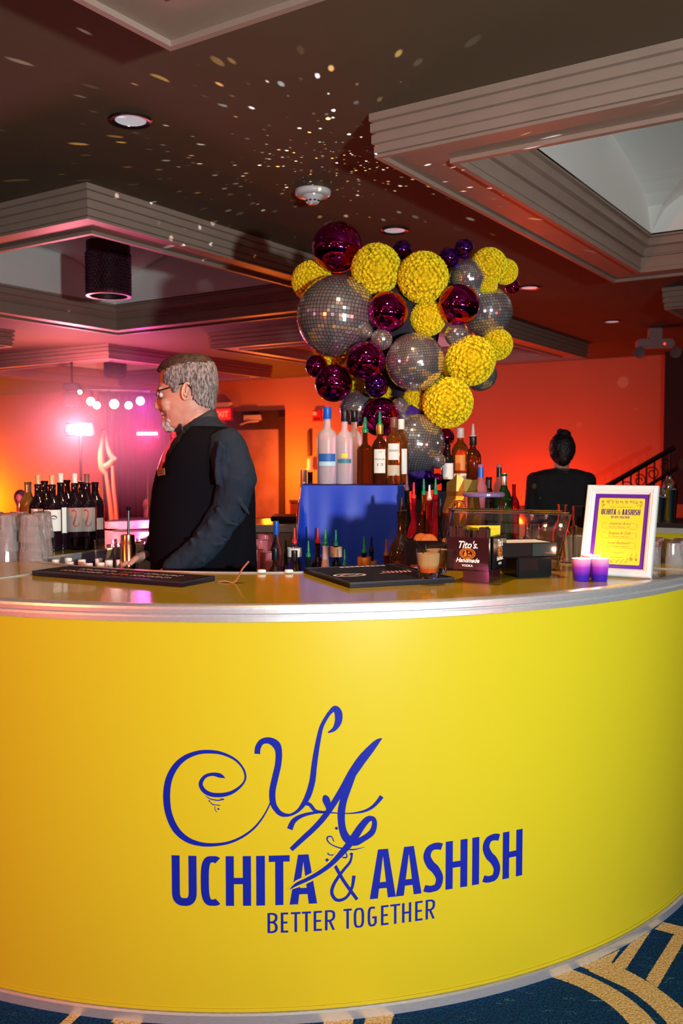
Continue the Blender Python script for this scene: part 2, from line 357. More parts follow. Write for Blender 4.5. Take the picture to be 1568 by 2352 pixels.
    fm = math_('MULTIPLY', fl.outputs[0], math_('GREATER_THAN', n2.outputs['Fac'], .5))
    mx0 = N.new('ShaderNodeMix'); mx0.data_type = 'RGBA'; Lk.new(fm, mx0.inputs[0]); Lk.new(k.outputs[0], mx0.inputs[6]); mx0.inputs[7].default_value = (.12, .34, .40, 1)
    mx = N.new('ShaderNodeMix'); mx.data_type = 'RGBA'; Lk.new(tot, mx.inputs[0]); Lk.new(mx0.outputs[2], mx.inputs[6]); Lk.new(g.outputs[0], mx.inputs[7])
    Lk.new(mx.outputs[2], b.inputs['Base Color'])
    bp = N.new('ShaderNodeBump'); bp.inputs['Strength'].default_value = .7; bp.inputs['Distance'].default_value = .006; Lk.new(n2.outputs['Fac'], bp.inputs['Height']); Lk.new(bp.outputs[0], b.inputs['Normal'])
    return m
def uvbox(u0, u1, v0, v1, z0, z1):
    bm = B(); vs = [bm.verts.new(uv(u, v, z)) for z in (z0, z1) for u, v in ((u0, v0), (u1, v0), (u1, v1), (u0, v1))]
    for q in ((0, 1, 2, 3), (4, 5, 6, 7), (0, 1, 5, 4), (1, 2, 6, 5), (2, 3, 7, 6), (3, 0, 4, 7)): bm.faces.new([vs[i] for i in q])
    return bm
tag(obj('floor', uvbox(U0, U1, V0, V1, -0.1, 0), carpet()), kind='structure')
bm = B(); ub = [U0]+[x for t in TR for x in t]+[U1]; vb = [V0]+[x for t in TV for x in t]+[V1]
for i in range(len(ub)-1):
    for j in range(len(vb)-1):
        if i % 2 == 1 and j % 2 == 1: continue
        bm.faces.new([bm.verts.new(uv(a, c, ZC)) for a, c in ((ub[i], vb[j]), (ub[i+1], vb[j]), (ub[i+1], vb[j+1]), (ub[i], vb[j+1]))])
bmesh.ops.remove_doubles(bm, verts=bm.verts, dist=1e-4)
tag(obj('ceiling', bm, CEIL), kind='structure')
DARKWALL = mat('dark_wall', (0.10, 0.05, 0.04), 0.8)
wb = tag(obj('wall_back', uvbox(WU, WU+.15, 3.29, V1, 0, ZC), WALLM), kind='structure')
tag(obj('wall_left', uvbox(U0, WU, V1, V1+.15, 0, ZC), DARKWALL), kind='structure')
tag(obj('wall_right', uvbox(U0, WU, V0-.15, V0, 0, ZC), DARKWALL), kind='structure')
tag(obj('wall_front', uvbox(U0-.15, U0, V0, V1, 0, ZC), DARKWALL), kind='structure')
tag(obj('trim_10', uvbox(WU-.35, WU+.15, 1.6, 3.29, 0, ZC), mat('black_wall_panel', (.012, .007, .008), .6)), kind='structure')
tag(obj('wall_stair', uvbox(WU-.05, WU+.15, V0, 1.6, 0, ZC), DARKWALL), kind='structure')
# wainscot panels
wn = tag(obj('trim_11', uvbox(WU-.03, WU, 3.29, 9.80, 0, 0.70), mat('red_brown_wainscot', (.10, .022, .018), .4)), kind='structure')
obj('chair_rail', uvbox(WU-.055, WU, 3.29, 9.80, 0.70, 0.75), WOOD, wn)
for k in range(8): obj('wainscot_panel', uvbox(WU-.045, WU-.03, 3.36+k*.80, 4.02+k*.80, 0.12, 0.64), mat('red_brown_panel', (.13, .028, .022), .35), wn)
# coffers
PROF = [(0.0, 2.899), (.030, 2.899), (.030, 2.868), (.012, 2.865), (.012, 2.860), (.026, 2.857), (.026, 2.822), (.008, 2.819), (.008, 2.813), (.022, 2.810), (.022, 2.775), (.006, 2.772), (.006, 2.766), (.014, 2.763), (.014, 2.735), (.0, 2.733), (.012, 2.729), (.012, 2.716), (-.012, 2.716), (-.012, 2.735),
        (-.225, 2.735), (-.225, 2.716), (-.255, 2.716), (-.255, 2.745), (-.262, 2.745), (-.262, 2.815), (-.29, 2.815), (-.29, 2.822), (-.275, 2.83), (-.30, 2.87), (-.325, 2.88), (-.325, 2.925), (-.35, 2.93), (-.35, 2.95)]
def square_sweep(bm, prof, Sz):
    rows = []
    for o, z in prof: rows.append([bm.verts.new((x, y, z)) for x, y in ((-o, -o), (Sz+o, -o), (Sz+o, Sz+o), (-o, Sz+o))])
    for A, C in zip(rows, rows[1:]):
        for k in range(4): bm.faces.new((A[k], A[(k+1) % 4], C[(k+1) % 4], C[k]))
def vault_bm(Sz):
    bm = B(); i0, i1 = .35, Sz-.35; n = 28; L = i1-i0; arc = lambda t: math.sqrt(max(0, 1-(2*t-1)**2))
    h = .42; g = [[bm.verts.new((i0+L*a/n, i0+L*b/n, 2.95+h*max(arc(a/n), arc(b/n)))) for b in range(n+1)] for a in range(n+1)]
    for a in range(n):
        for b in range(n): bm.faces.new((g[a][b], g[a+1][b], g[a+1][b+1], g[a][b+1]))
    edge = [[g[0][b] for b in range(n+1)], [g[n][b] for b in range(n+1)], [g[a][0] for a in range(n+1)], [g[a][n] for a in range(n+1)]]
    for e in edge:
        for p, q in zip(e, e[1:]):
            bm.faces.new((p, q, bm.verts.new((q.co.x, q.co.y, 2.94)), bm.verts.new((p.co.x, p.co.y, 2.94))))
    return bm
RZ = math.atan2(BU[1], BU[0])
me_fr = None; n_ = 0
for (u0, u1) in TR:
    for (v0, v1) in TV:
        n_ += 1
        if me_fr is None:
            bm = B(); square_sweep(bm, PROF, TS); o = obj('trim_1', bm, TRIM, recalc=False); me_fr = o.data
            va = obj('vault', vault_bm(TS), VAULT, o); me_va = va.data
        else:
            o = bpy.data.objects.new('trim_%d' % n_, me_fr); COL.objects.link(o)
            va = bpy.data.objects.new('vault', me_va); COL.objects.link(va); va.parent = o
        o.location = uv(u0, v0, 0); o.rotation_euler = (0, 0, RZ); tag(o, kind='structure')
# back-wall things --------------------------------------------------
DW = [1.12]
def wallpt(px, py, off=0.0):
    """point on the back wall seen at a pixel, moved off the wall by off"""
    r = ray(px, py); n = Vector((BU[0], BU[1], 0)); t = (WU-off)/(r.dot(n)); return Vector((0, 0, CH))+r*t
def vof(p): return p.x*BV[0]+p.y*BV[1]
vd0, vd1 = vof(wallpt(655, 1000)), vof(wallpt(522, 1000)); zd = wallpt(640, 942).z
dr = tag(bpy.data.objects.new('door_1', None), kind='structure'); COL.objects.link(dr)
fw = .11
obj('door_frame', uvbox(WU-.06, WU, vd0, vd0+fw, 0, zd), WOOD, dr); obj('door_frame', uvbox(WU-.06, WU, vd1-fw, vd1, 0, zd), WOOD, dr)
obj('door_head', uvbox(WU-.06, WU, vd0, vd1, zd-.12, zd), WOOD, dr)
DLEAF = mat('door_leaf_paint', (.30, .16, .18), .35, noise_amt=.25, noise_scale=3)
obj('door_leaf', uvbox(WU-.03, WU, vd0+fw, vd1-fw, 0, zd-.12), DLEAF, dr)
obj('door_rail', uvbox(WU-.045, WU, vd0+fw, vd1-fw, zd-.34, zd-.12), WOOD, dr)
vc = (vd0+vd1)/2
cl = obj('door_closer', uvbox(WU-.13, WU-.045, vc-.17, vc+.17, zd-.17, zd-.08), mat('closer_grey', (.5, .42, .36), .4), dr)
bm = B(); tube(bm, [uv(WU-.10, vc-.15, zd-.19), uv(WU-.16, vc+.05, zd-.20), uv(WU-.07, vc+.30, zd-.24)], .013, 8); obj('closer_arm', bm, mat('closer_grey', (1, 1, 1)), dr)
bm = B(); tube(bm, [uv(WU-.05, vd1-fw-.08, 1.0), uv(WU-.10, vd1-fw-.08, 1.0), uv(WU-.10, vd1-fw-.2, 1.0)], .012, 8); obj('door_handle', bm, CHROME, dr)
# exit sign
ex = thing('exit_sign', 'red lit exit sign on the wall beside the door head', 'sign')
p = wallpt(508, 945, .10)
v0_ = vof(wallpt(531, 945, .1)); v1_ = vof(wallpt(487, 945, .1)); z0, z1 = wallpt(510, 966, .1).z, wallpt(510, 937, .1).z
obj('housing', uvbox(WU-.10, WU-.001, v0_, v1_, z0, z1), mat('exit_housing', (.25, .01, .01), .4), ex)
obj('lit_face', uvbox(WU-.106, WU-.10, v0_+.02, v1_-.02, z0+.015, z1-.015), mat('exit_red', (.5, .0, .0), .4, emit=(1, .01, .005), es=1.1), ex)
bm = B(); text_bm(bm, 'EXIT', lambda x, y: Vector(uv(WU-.108, (v0_+v1_)/2-x, (z0+z1)/2-.05+y)), .15, width=(v1_-v0_)*.7, bold=.004); obj('lettering', bm, mat('exit_white', (.9, .5, .4), .4, emit=(1, .12, .06), es=1.5), ex, recalc=False)
obj('canopy', uvbox(WU-.09, WU-.001, v0_+.06, v1_-.06, z1, z1+.10), WHT, ex)
# fire alarm, sconce
fa = thing('fire_alarm', 'small red fire alarm strobe on the orange wall beside the door', 'alarm')
a, c = wallpt(718, 968, .05), wallpt(737, 942, .05); va_, vb_ = vof(c), vof(a)
obj('alarm_body', uvbox(WU-.055, WU-.001, va_, vb_, a.z, c.z), mat('alarm_red', (.6, .01, .01), .35, emit=(1, .02, .01), es=.12), fa)
obj('strobe_lens', uvbox(WU-.075, WU-.055, (va_+vb_)/2-.01, vb_-.02, (a.z+c.z)/2+.01, c.z-.025), WHT, fa)
obj('sounder', uvbox(WU-.062, WU-.055, va_+.02, vb_-.02, a.z+.015, a.z+.06), mat('alarm_dark', (.2, .01, .01), .4), fa)
sc_ = thing('wall_sconce', 'small cream candle-shaped wall lamp with its shadow built as a tall dark bar on the orange wall', 'lamp')
p = wallpt(711, 1066, .10); bm = B(); lathe(bm, [(0, -.10), (.062, -.10), (.062, -.07), (.045, -.06), (.045, .09), (0, .09)], 16, p); obj('lamp_cup', bm, mat('sconce_cream', (.85, .72, .5), .5, emit=(1, .6, .3), es=.15), sc_, True)
p = wallpt(710, 1018, .03); obj('shadow_bar', bbox(p, (.075, .04, .46), RZ-PI/2, .01), mat('sconce_shadow', (.09, .03, .02), .5), sc_)  # dark bar built in place of the shadow above the lamp
bm = B(); tube(bm, [wallpt(711, 1070, .1), wallpt(711, 1070, .0)], .015, 8); obj('bracket', bm, WOOD, sc_)
# emergency light
el = thing('emergency_light', 'twin-head emergency light with a red indicator under the ceiling at right', 'lamp')
ec = at(1503, 790, 10.4); obj('battery_case', bbox(ec, (.40, .16, .10), -.10, .02), mat('case_grey', (.26, .22, .24), .5), el); 
obj('mounting_plate', bbox(Vector((ec.x, ec.y, (ec.z+.05+ZC)/2)), (.14, .1, max(.02, ZC-ec.z-.052)), -.1), mat('case_grey', (1, 1, 1)), el)
for s in (-1, 1):
    c = ec+Vector((s*.20, -.06, -.09)); bm = B(); lathe(bm, [(0, -.02), (.04, -.02), (.065, .05), (.06, .055), (0, .045)], 16, (0, 0, 0), Matrix.Translation(c) @ Matrix.Rotation(PI/2+.3, 4, 'X')); obj('lamp_head', bm, mat('lamp_head_grey', (.16, .13, .14), .4), el, True)
bm = B(); ball(bm, ec+Vector((.08, -.085, -.01)), .012, 10, 8); obj('indicator', bm, mat('red_led', (1, 0, 0), .4, emit=(1, .02, .01), es=6), el)
# ceiling downlights + detector
me0 = None
for k, (px, py, lab) in enumerate(((300, 275, 'round recessed downlight nearest the camera, at left of the ceiling'), (906, 528, 'small recessed downlight just above the ball sculpture'), (1215, 660, 'small recessed downlight right of the ball sculpture'), (1405, 738, 'farthest recessed downlight, small and dim at right'))):
    p = onz(px, py, ZC); t = thing('downlight', lab, 'downlight', (p.x, p.y, ZC), 0, 'recessed downlights in the ceiling')
    if me0 is None:
        bm = B(); lathe(bm, [(.066, .0), (.068, -.006), (.088, -.010), (.094, -.004), (.094, 0)], 32); a_ = obj('trim_ring', bm, mat('bronze_ring', (.16, .10, .09), .18, .9), t, True)
        bm = B(); lathe(bm, [(0, -.0025), (.055, -.0025), (.0665, -.0045)], 32); b_ = obj('lens', bm, mat('frosted_lens', (.80, .84, .86), .35, emit=(.7, .85, 1), es=.28), t, True); me0 = (a_.data, b_.data)
    else:
        for nme, md in zip(('trim_ring', 'lens'), me0): o = bpy.data.objects.new(nme, md); COL.objects.link(o); o.parent = t
p = onz(718, 438, ZC); t = thing('smoke_detector', 'white round smoke detector on the dark ceiling', 'smoke detector', (p.x, p.y, ZC))
bm = B(); lathe(bm, [(0, 0), (.098, 0), (.100, -.008), (.097, -.022), (.088, -.030), (0, -.030)], 36); obj('base', bm, WHT, t, True)
bm = B(); lathe(bm, [(.062, -.028), (.055, -.040), (.042, -.050), (.034, -.066), (.024, -.072), (0, -.072)], 32); obj('sensor_head', bm, WHT, t, True)
for k in range(10):
    a = 2*PI*k/10; obj('vent_slot', bbox((.0395*math.cos(a), .0395*math.sin(a), -.058), (.004, .014, .007), a), BLK, t)
# chandeliers
DRUM = mat('smoked_crystal', (.075, .03, .055), .12, .35, noise_amt=.6, noise_scale=60)
def chandelier(u, v, lab, zt=3.10, zb=2.69, R=.163):
    c = uv(u, v, 0); t = thing('chandelier', lab, 'chandelier', (c[0], c[1], 0), 0, 'crystal drum chandeliers in the ceiling coffers')
    bm = B(); lathe(bm, [(0, zt+.002), (R+.002, zt), (R+.002, zt-.085), (R-.004, zt-.085)], 40); obj('top_band', bm, BLKM, t, True)
    bm = B()
    for row in range(13):
        z = zt-.095-row*(zt-zb-.11)/12.5
        for k in range(40):
            a = 2*PI*(k+.5*(row % 2))/40; ball(bm, (R*math.cos(a), R*math.sin(a), z), .0125, 6, 4, sc=(1, 1, 1.1))
    tag(obj('crystal_beads', bm, DRUM, t), kind='stuff')
    bm = B(); lathe(bm, [(R-.015, zt-.06), (R-.015, zb+.012), (R-.025, zb+.012), (R-.025, zt-.06)], 32); obj('inner_drum', bm, mat('drum_inner', (.03, .012, .018), .5), t, True)
    bm = B(); lathe(bm, [(R-.02, zb+.03), (R+.006, zb+.03), (R+.006, zb), (R-.02, zb)], 40); obj('bottom_ring', bm, mat('drum_ring', (.11, .03, .06), .3, .5), t, True)
    bm = B(); tube(bm, [(0, 0, zt), (0, 0, 3.37)], .012, 8); obj('hanging_rod', bm, BLKM, t)
chandelier(5.04, 5.46, 'dark crystal drum chandelier hanging in the left ceiling coffer')
chandelier(9.85, 10.55, 'far small crystal drum chandelier above the stage lights', R=.16)
# stair rail in front of the right end of the back wall
sr = thing('stair_railing', 'black metal stair railing rising to the right before the red wall', 'railing')
IRON = mat('black_iron', (.01, .008, .008), .4)
A0, A1 = at(1385, 1122, 11.0), at(1548, 1028, 11.0); A2, A3 = at(1395, 1172, 11.0), at(1555, 1075, 11.0)
bm = B(); tube(bm, [A0, A1], .032, 8); obj('handrail', bm, IRON, sr)
bm = B(); tube(bm, [A2, A3], .022, 8); obj('lower_rail', bm, IRON, sr)
for k in range(9):
    f = (k+.5)/9; pt = A0.lerp(A1, f); bm = B(); tube(bm, [pt, Vector((pt.x, pt.y, A2.lerp(A3, f).z-.25))], .011, 6); obj('baluster', bm, IRON, sr)
for k in range(5):
    f = (k+.9)/5.6; pt = A0.lerp(A1, f)-Vector((0, 0, .16)); bm = B(); tube(bm, [pt+Vector((.06*math.cos(a)*(.4+a/9), 0, .06*math.sin(a)*(.4+a/9))) for a in [q*.45 for q in range(20)]], .008, 6); obj('scroll', bm, IRON, sr)
st_ = B()
for k in range(6): box(st_, (A0.x+.12+k*.27, 11.1, .10+k*.0875), (.27, .9, .2+k*.175))
tag(obj('trim_12', st_, DARKWALL), kind='structure')
bm = B(); tube(bm, [(A0.x+.02, 11, 0), (A0.x+.02, 11, A0.z)], .03, 8); obj('newel_post', bm, IRON, sr)

# ================================================================== THE BAR
bar = thing('round_bar', 'big round yellow bar with silver rim and blue lettering on its front', 'bar', (BC.x, BC.y, 0))
def ringpt(a, r, z): return Vector((r*math.cos(a), r*math.sin(a), z))
def ring_sweep(bm, prof, seg=360, a0=0.0, a1=2*PI, closed=True):
    n = seg if closed else seg+1; rows = []
    for r, z in prof: rows.append([bm.verts.new(ringpt(a0+(a1-a0)*k/seg, r, z)) for k in range(n)])
    for A, C in zip(rows, rows[1:]):
        for k in range(seg): bm.faces.new((A[k], A[(k+1) % n], C[(k+1) % n], C[k]))
RP = BR-0.012
bm = B(); ring_sweep(bm, [(RP, .02), (RP, 1.03)], 512); obj('front_panel', bm, YEL, bar, True, recalc=False)
bm = B(); ring_sweep(bm, [(RP-.01, .030), (RP+.0035, .030), (RP+.0045, .034), (RP+.0035, .038), (RP-.01, .038)]); obj('panel_bead', bm, YEL, bar, True)
bm = B(); ring_sweep(bm, [(RP-.02, .0), (BR, .0), (BR, .024), (BR-.004, .028), (RP-.02, .028)]); obj('base_rim', bm, ALU, bar, True)
bm = B(); ring_sweep(bm, [(RP-.02, 1.07), (BR-.016, 1.0705), (BR-.003, 1.069), (BR+.003, 1.066), (BR+.004, 1.060), (BR+.004, 1.050), (BR, 1.0465), (BR-.006, 1.046), (BR-.006, 1.0435), (BR-.001, 1.043), (BR, 1.040), (BR, 1.0285), (BR-.003, 1.0265), (RP-.02, 1.0265)]); orim = obj('outer_rim', bm, ALU, bar)
# countertop with its opening
hole = []
for k in range(240):
    a = 2*PI*k/240; p = ringpt(a, 1.12, 0); hole.append((p.x+BC.x, p.y+BC.y))
def clip(p):
    x, y = p
    if x < -0.55 and 3.33 < y < 4.75:
        lim = -1.12+.21*max(0, min(1, (y-3.33)/.5)); return (max(x, lim), y)
    return p
hole = [clip(p) for p in hole]; hole = [(x-BC.x, y-BC.y) for x, y in hole]
def norm2(i):
    a, b = hole[i-1], hole[(i+1) % len(hole)]; t = Vector((b[0]-a[0], b[1]-a[1])).normalized(); return Vector((t.y, -t.x))   # outward from the opening
bm = B(); top, bot, outr = [], [], []
for k in range(240):
    a = 2*PI*k/240; top.append(bm.verts.new((hole[k][0], hole[k][1], 1.069))); outr.append(bm.verts.new(ringpt(a, RP+.004, 1.069)))
for k in range(240): bm.faces.new((top[k], top[(k+1) % 240], outr[(k+1) % 240], outr[k]))
r2 = bmesh.ops.extrude_face_region(bm, geom=bm.faces[:]); bmesh.ops.translate(bm, verts=[v for v in r2['geom'] if isinstance(v, bmesh.types.BMVert)], vec=(0, 0, -.035))
ctop = obj('countertop', bm, YTOP, bar)
bm = B(); rows = []
for off, z in ((.012, 1.0695), (.011, 1.0725), (-.003, 1.0725), (-.006, 1.068), (-.006, 1.03), (.010, 1.03)):
    row = []
    for k in range(240):
        n = norm2(k); row.append(bm.verts.new((hole[k][0]+n.x*off, hole[k][1]+n.y*off, z)))
    rows.append(row)
for A, C in zip(rows, rows[1:]):
    for k in range(240): bm.faces.new((A[k], A[(k+1) % 240], C[(k+1) % 240], C[k]))
obj('inner_rim', bm, ALU, bar)
bm = B(); vs = [[bm.verts.new((x*(1.0), y, z)) for x, y in hole] for z in (1.034, .80, .0)]
for A, C in zip(vs, vs[1:]):
    for k in range(240): bm.faces.new((A[k], A[(k+1) % 240], C[(k+1) % 240], C[k]))
obj('inner_wall', bm, mat('inner_wall_grey', (.20, .17, .17), .4), bar)
bm = B(); ring_sweep(bm, [(1.115, .80), (.86, .80), (.86, .78), (1.115, .78)], 160, -PI*.95, -PI*.05, False); obj('well_shelf', bm, mat('steel_shelf', (.35, .35, .37), .35, .8), bar)
for a in (math.radians(-36.8), math.radians(-121), math.radians(146), math.radians(56)):
    bm = B(); c, s = math.cos(a), math.sin(a); box(bm, (c*1.455, s*1.455, 1.0705), (.66, .014, .004), a); obj('seam_strip', bm, ALU, bar)
for a in (math.radians(-36.8), math.radians(-121)):
    bm = B(); c, s = math.cos(a), math.sin(a); box(bm, (c*1.45, s*1.45, .53), (.6, .02, .98), a); obj('support_panel', bm, BLKM, bar)
# lettering
KL = 2.6133
def fr(off): return lambda px, py: on_front(px, py, RP, off)-Vector((BC.x, BC.y, 0))
L1 = lambda off: (lambda x, y: on_front(340+x/KL, 1580+y/KL, RP, off)-Vector((BC.x, BC.y, 0)))
def sz(px, py):
    p = on_front(px, py, RP); a = math.atan2(p.y-BC.y, p.x-BC.x); return a*RP, p.z
def cyl(off): return lambda s, z: ringpt(s/RP, RP+off, z)
def word(letters, ytop_f, ybot_f, t, rows, mtl):
    for ch, xa, xb in letters:
        xm = (xa+xb)/2; s0 = sz(xa, ytop_f(xm))[0]; s1 = sz(xb, ytop_f(xm))[0]
        bm = B(); glyph(bm, ch, s0, rows[0], s1-s0, rows[1]-rows[0], t, cyl(.0006)); obj('letter', bm, mtl, bar, recalc=False)
zt1 = (sz(420, 1964.6)[1]+sz(1197, 1904)[1])/2; zb1 = (sz(420, 2079)[1]+sz(1197, 2010)[1])/2
word([('U', 394, 451), ('C', 460.5, 508), ('H', 518, 576), ('I', 588, 608), ('T', 617, 665), ('A', 664.5, 728), ('A', 849, 909), ('A', 909, 968), ('S', 972, 1017), ('H', 1023, 1073), ('I', 1084, 1100), ('S', 1108, 1148), ('H', 1154, 1199)], lambda x: 1960, None, .0205, (zb1, zt1), BLUE)
word([('&', 758, 820)], lambda x: 1990, None, .0085, (zb1, zb1+(zt1-zb1)*.93), BLUE)
zt2 = (sz(625, 2097)[1]+sz(985, 2066)[1])/2; zb2 = (sz(625, 2143)[1]+sz(985, 2111)[1])/2
word([('B', 614, 636.6), ('E', 644.6, 661.5), ('T', 668, 690), ('T', 693, 714), ('E', 720, 739), ('R', 746, 769), ('T', 788.5, 807.6), ('O', 812, 836), ('G', 844, 865), ('E', 874.6, 892), ('T', 896, 918.6), ('H', 923, 944), ('E', 953, 970), ('R', 977, 998)], lambda x: 2090, None, .0066, (zb2, zt2), BLUE)
SW = [(1240, 500, 30), (1200, 590, 44), (1172, 675, 42), (1160, 740, 44), (1160, 800, 42), (1170, 860, 44), (1195, 905, 50), (1240, 925, 44), (1290, 905, 34), (1340, 868, 36), (1358, 820, 30), (1350, 786, 28), (1318, 788, 36), (1280, 830, 42), (1240, 890, 46), (1200, 945, 40), (1150, 1002, 34), (1090, 1062, 28), (1020, 1112, 25), (950, 1150, 23), (890, 1178, 20), (850, 1208, 3)]
SPIRAL = [(462, 541, 3), (432, 526, 26), (385, 518, 20), (340, 533, 20), (316, 575, 24), (335, 615, 26), (375, 638, 26), (430, 643, 26), (490, 632, 22), (540, 603, 16), (575, 565, 11), (584, 525, 12), (565, 475, 12), (520, 428, 14), (450, 395, 18), (380, 383, 22), (300, 388, 24), (220, 420, 30), (160, 478, 36), (122, 560, 40), (112, 660, 42), (126, 760, 40), (168, 850, 40), (232, 908, 34), (310, 936, 26), (390, 941, 20), (480, 929, 16), (560, 896, 14), (630, 846, 12), (680, 788, 10), (715, 730, 8), (737, 680, 8)]
ULEFT = [(655, 396, 34), (660, 356, 34), (684, 322, 34), (728, 316, 40), (768, 340, 48), (784, 385, 40), (780, 460, 38), (762, 540, 38), (746, 620, 38), (750, 690, 36), (772, 732, 32), (803, 758, 28), (850, 762, 16), (895, 740, 18), (930, 700, 28), (962, 640, 36), (985, 560, 36), (995, 480, 34), (1006, 400, 32), (1022, 310, 28), (1040, 235, 24), (1068, 180, 22), (1095, 143, 24), (1122, 124, 36), (1141, 150, 46), (1141, 200, 42), (1118, 245, 26), (1080, 268, 8)]
mono = [SPIRAL, ULEFT, [(930, 690, 26), (970, 700, 22), (1005, 738, 20), (1060, 745, 14), (1090, 742, 6)],
        [(1402, 303, 5), (1375, 322, 28), (1330, 372, 46), (1280, 432, 54), (1225, 512, 52), (1172, 595, 38), (1120, 682, 36), (1060, 770, 34), (1000, 838, 32), (930, 903, 30), (858, 970, 26)],
        [(850, 848, 34), (872, 800, 30), (920, 768, 22), (990, 750, 16), (1060, 746, 10), (1150, 752, 7), (1220, 752, 8), (1290, 741, 14), (1340, 718, 18), (1375, 685, 22), (1402, 650, 26)],
        [(1082, 750, 14), (1080, 710, 34), (1067, 668, 44), (1058, 644, 16)]]
small = [[(1115, 922, 5), (1100, 892, 7), (1075, 897, 9), (1080, 922, 8), (1110, 945, 7), (1160, 962, 9), (1230, 970, 8), (1298, 955, 2)], [(1078, 990, 9), (1088, 1002, 6), (1130, 1003, 8), (1170, 1018, 9), (1193, 1012, 8), (1185, 985, 5)],
         [(345, 646, 3), (372, 665, 6), (420, 674, 7), (455, 667, 6), (430, 664, 3)], [(372, 683, 3), (388, 699, 6), (412, 702, 5), (432, 705, 6)], [(401, 710, 3), (402, 730, 4), (415, 745, 3)]]
bm = B()
for P in mono: strip(bm, ribbon2d(P, 8), L1(.0009))
for P in small: strip(bm, ribbon2d(P, 5), L1(.0009))
for x, y, r in ((1130, 842, 9), (1220, 998, 10), (1074, 1033, 10), (368, 678, 5), (422, 726, 6)):
    poly2(bm, [[(x+r*math.cos(k*PI/8), y+r*math.sin(k*PI/8)) for k in range(16)]], L1(.0009))
obj('monogram', bm, BLUE, bar, recalc=False)
bm = B(); strip(bm, ribbon2d([(x, y, wd+22) for x, y, wd in SW[-6:-1]]+[(838, 1210, 10)], 8), L1(.0011)); obj('monogram_outline', bm, YEL, bar, recalc=False)
bm = B(); strip(bm, ribbon2d(SW, 8), L1(.0014)); obj('monogram_swash', bm, BLUE, bar, recalc=False)

# far service counter seen at the right and platform
fc = thing('service_counter', 'separate yellow counter with dark top beyond the bar at right', 'counter')
c0, c1 = at(1490, 1212, 5.0), at(1720, 1218, 4.75)
ctr = (c0+c1)/2+Vector((.1, .25, 0)); ang = math.atan2(c1.y-c0.y, c1.x-c0.x)
obj('counter_top', bbox((ctr.x, ctr.y, 1.082), (.75, .5, .025), ang, .004), mat('dark_counter_top', (.03, .02, .02), .2), fc)
obj('edge_band', bbox((ctr.x, ctr.y, 1.055), (.745, .495, .028), ang), ALU, fc)
obj('front_panel', bbox((ctr.x, ctr.y, .52), (.72, .47, 1.04), ang), YEL, fc)
for px, hgt, nm in ((1512, .19, 'left'), (1536, .25, 'right')):
    p = at(px, 1200, 5.02); t = thing('cocktail_shaker', 'steel shaker tin at %s on the far yellow counter' % nm, 'shaker', (p.x, p.y, 1.0945), 0, 'steel shaker tins on the far counter')
    bm = B(); lathe(bm, [(0, 0), (.030, 0), (.034, .01), (.044, hgt*.7), (.046, hgt*.7+.004), (.040, hgt*.7+.01)], 24); obj('tin', bm, CHROME, t, True)
    bm = B(); lathe(bm, [(.041, hgt*.7), (.034, hgt*.86), (.02, hgt*.93), (.018, hgt), (0, hgt)], 24); obj('cap', bm, CHROME, t, True)

# back bar in the middle of the ring
TZ = .83
bt = thing('back_bar_table', 'low dark table in the middle of the bar under the liquor bottles', 'table')
obj('table_top', bbox((.18, 3.93, TZ-.015), (1.09, 1.15, .03), 0, .004), BLKM, bt)
for sx_, sy_ in ((-1, -1), (1, -1), (-1, 1), (1, 1)): obj('leg', bbox((.18+sx_*.48, 3.93+sy_*.45, (TZ-.03)/2), (.04, .04, TZ-.03)), BLKM, bt)
def cloth_box(name, label, x0, x1, y0, y1, ztop, zbot, mtl, seed, flare=.03, amp=.014, group=None):
    rnd = random.Random(seed); bm = B(); P = []; n = 40
    for k in range(n): P.append((x0+(x1-x0)*k/n, y0, 0, -1))
    for k in range(n): P.append((x1, y0+(y1-y0)*k/n, 1, 0))
    for k in range(n): P.append((x1-(x1-x0)*k/n, y1, 0, 1))
    for k in range(n): P.append((x0, y1-(y1-y0)*k/n, -1, 0))
    ph = [rnd.random()*6 for _ in range(4)]; rows = []
    for j in range(13):
        f = j/12; row = []
        for i, (x, y, nx, ny) in enumerate(P):
            s = i/len(P)*2*PI; wv = .5*math.sin(s*9+ph[0])+.35*math.sin(s*17+ph[1])+.35*abs(math.sin(s*5+ph[2]))
            o = (flare*f + amp*wv*f**.7) if j else 0; cx_ = abs(i % n - 0) < 2 or abs(i % n - n) < 2
            dx, dy = nx, ny
            if cx_: q = P[i-1] if i % n < 2 else P[(i+1) % len(P)]; dx, dy = (nx+q[2])*.8, (ny+q[3])*.8
            row.append(bm.verts.new((x+dx*o, y+dy*o, ztop-(ztop-zbot)*f-(.004 if j == 0 else 0))))
        rows.append(row)
    for A, C in zip(rows, rows[1:]):
        for k in range(len(P)): bm.faces.new((A[k], A[(k+1) % len(P)], C[(k+1) % len(P)], C[k]))
    bm.faces.new(rows[0])
    return tag(obj(name, bm, mtl, None, True), label, 'cloth')
def riser(label, clabel, x0, x1, y0, y1, z0, z1, mtl, seed):
    obj_ = obj('display_riser', bbox(((x0+x1)/2, (y0+y1)/2, (z0+z1)/2-.003), (x1-x0-.012, y1-y0-.012, z1-z0-.007)), BLKM); tag(obj_, label, 'box')
    cloth_box('riser_cloth', clabel, x0, x1, y0, y1, z1, z0+.003, mtl, seed)
xl, xr = at(692, 1115, 3.86).x, at(938, 1115, 3.86).x
riser('tall display box under the bright blue cloth', 'bright royal blue cloth draped over the tall box', xl, xr, 3.86, 4.22, TZ, at(800, 1113, 3.86).z, BLUECLOTH, 3)
NAVYC = mat('navy_cloth', (.006, .012, .07), .7)
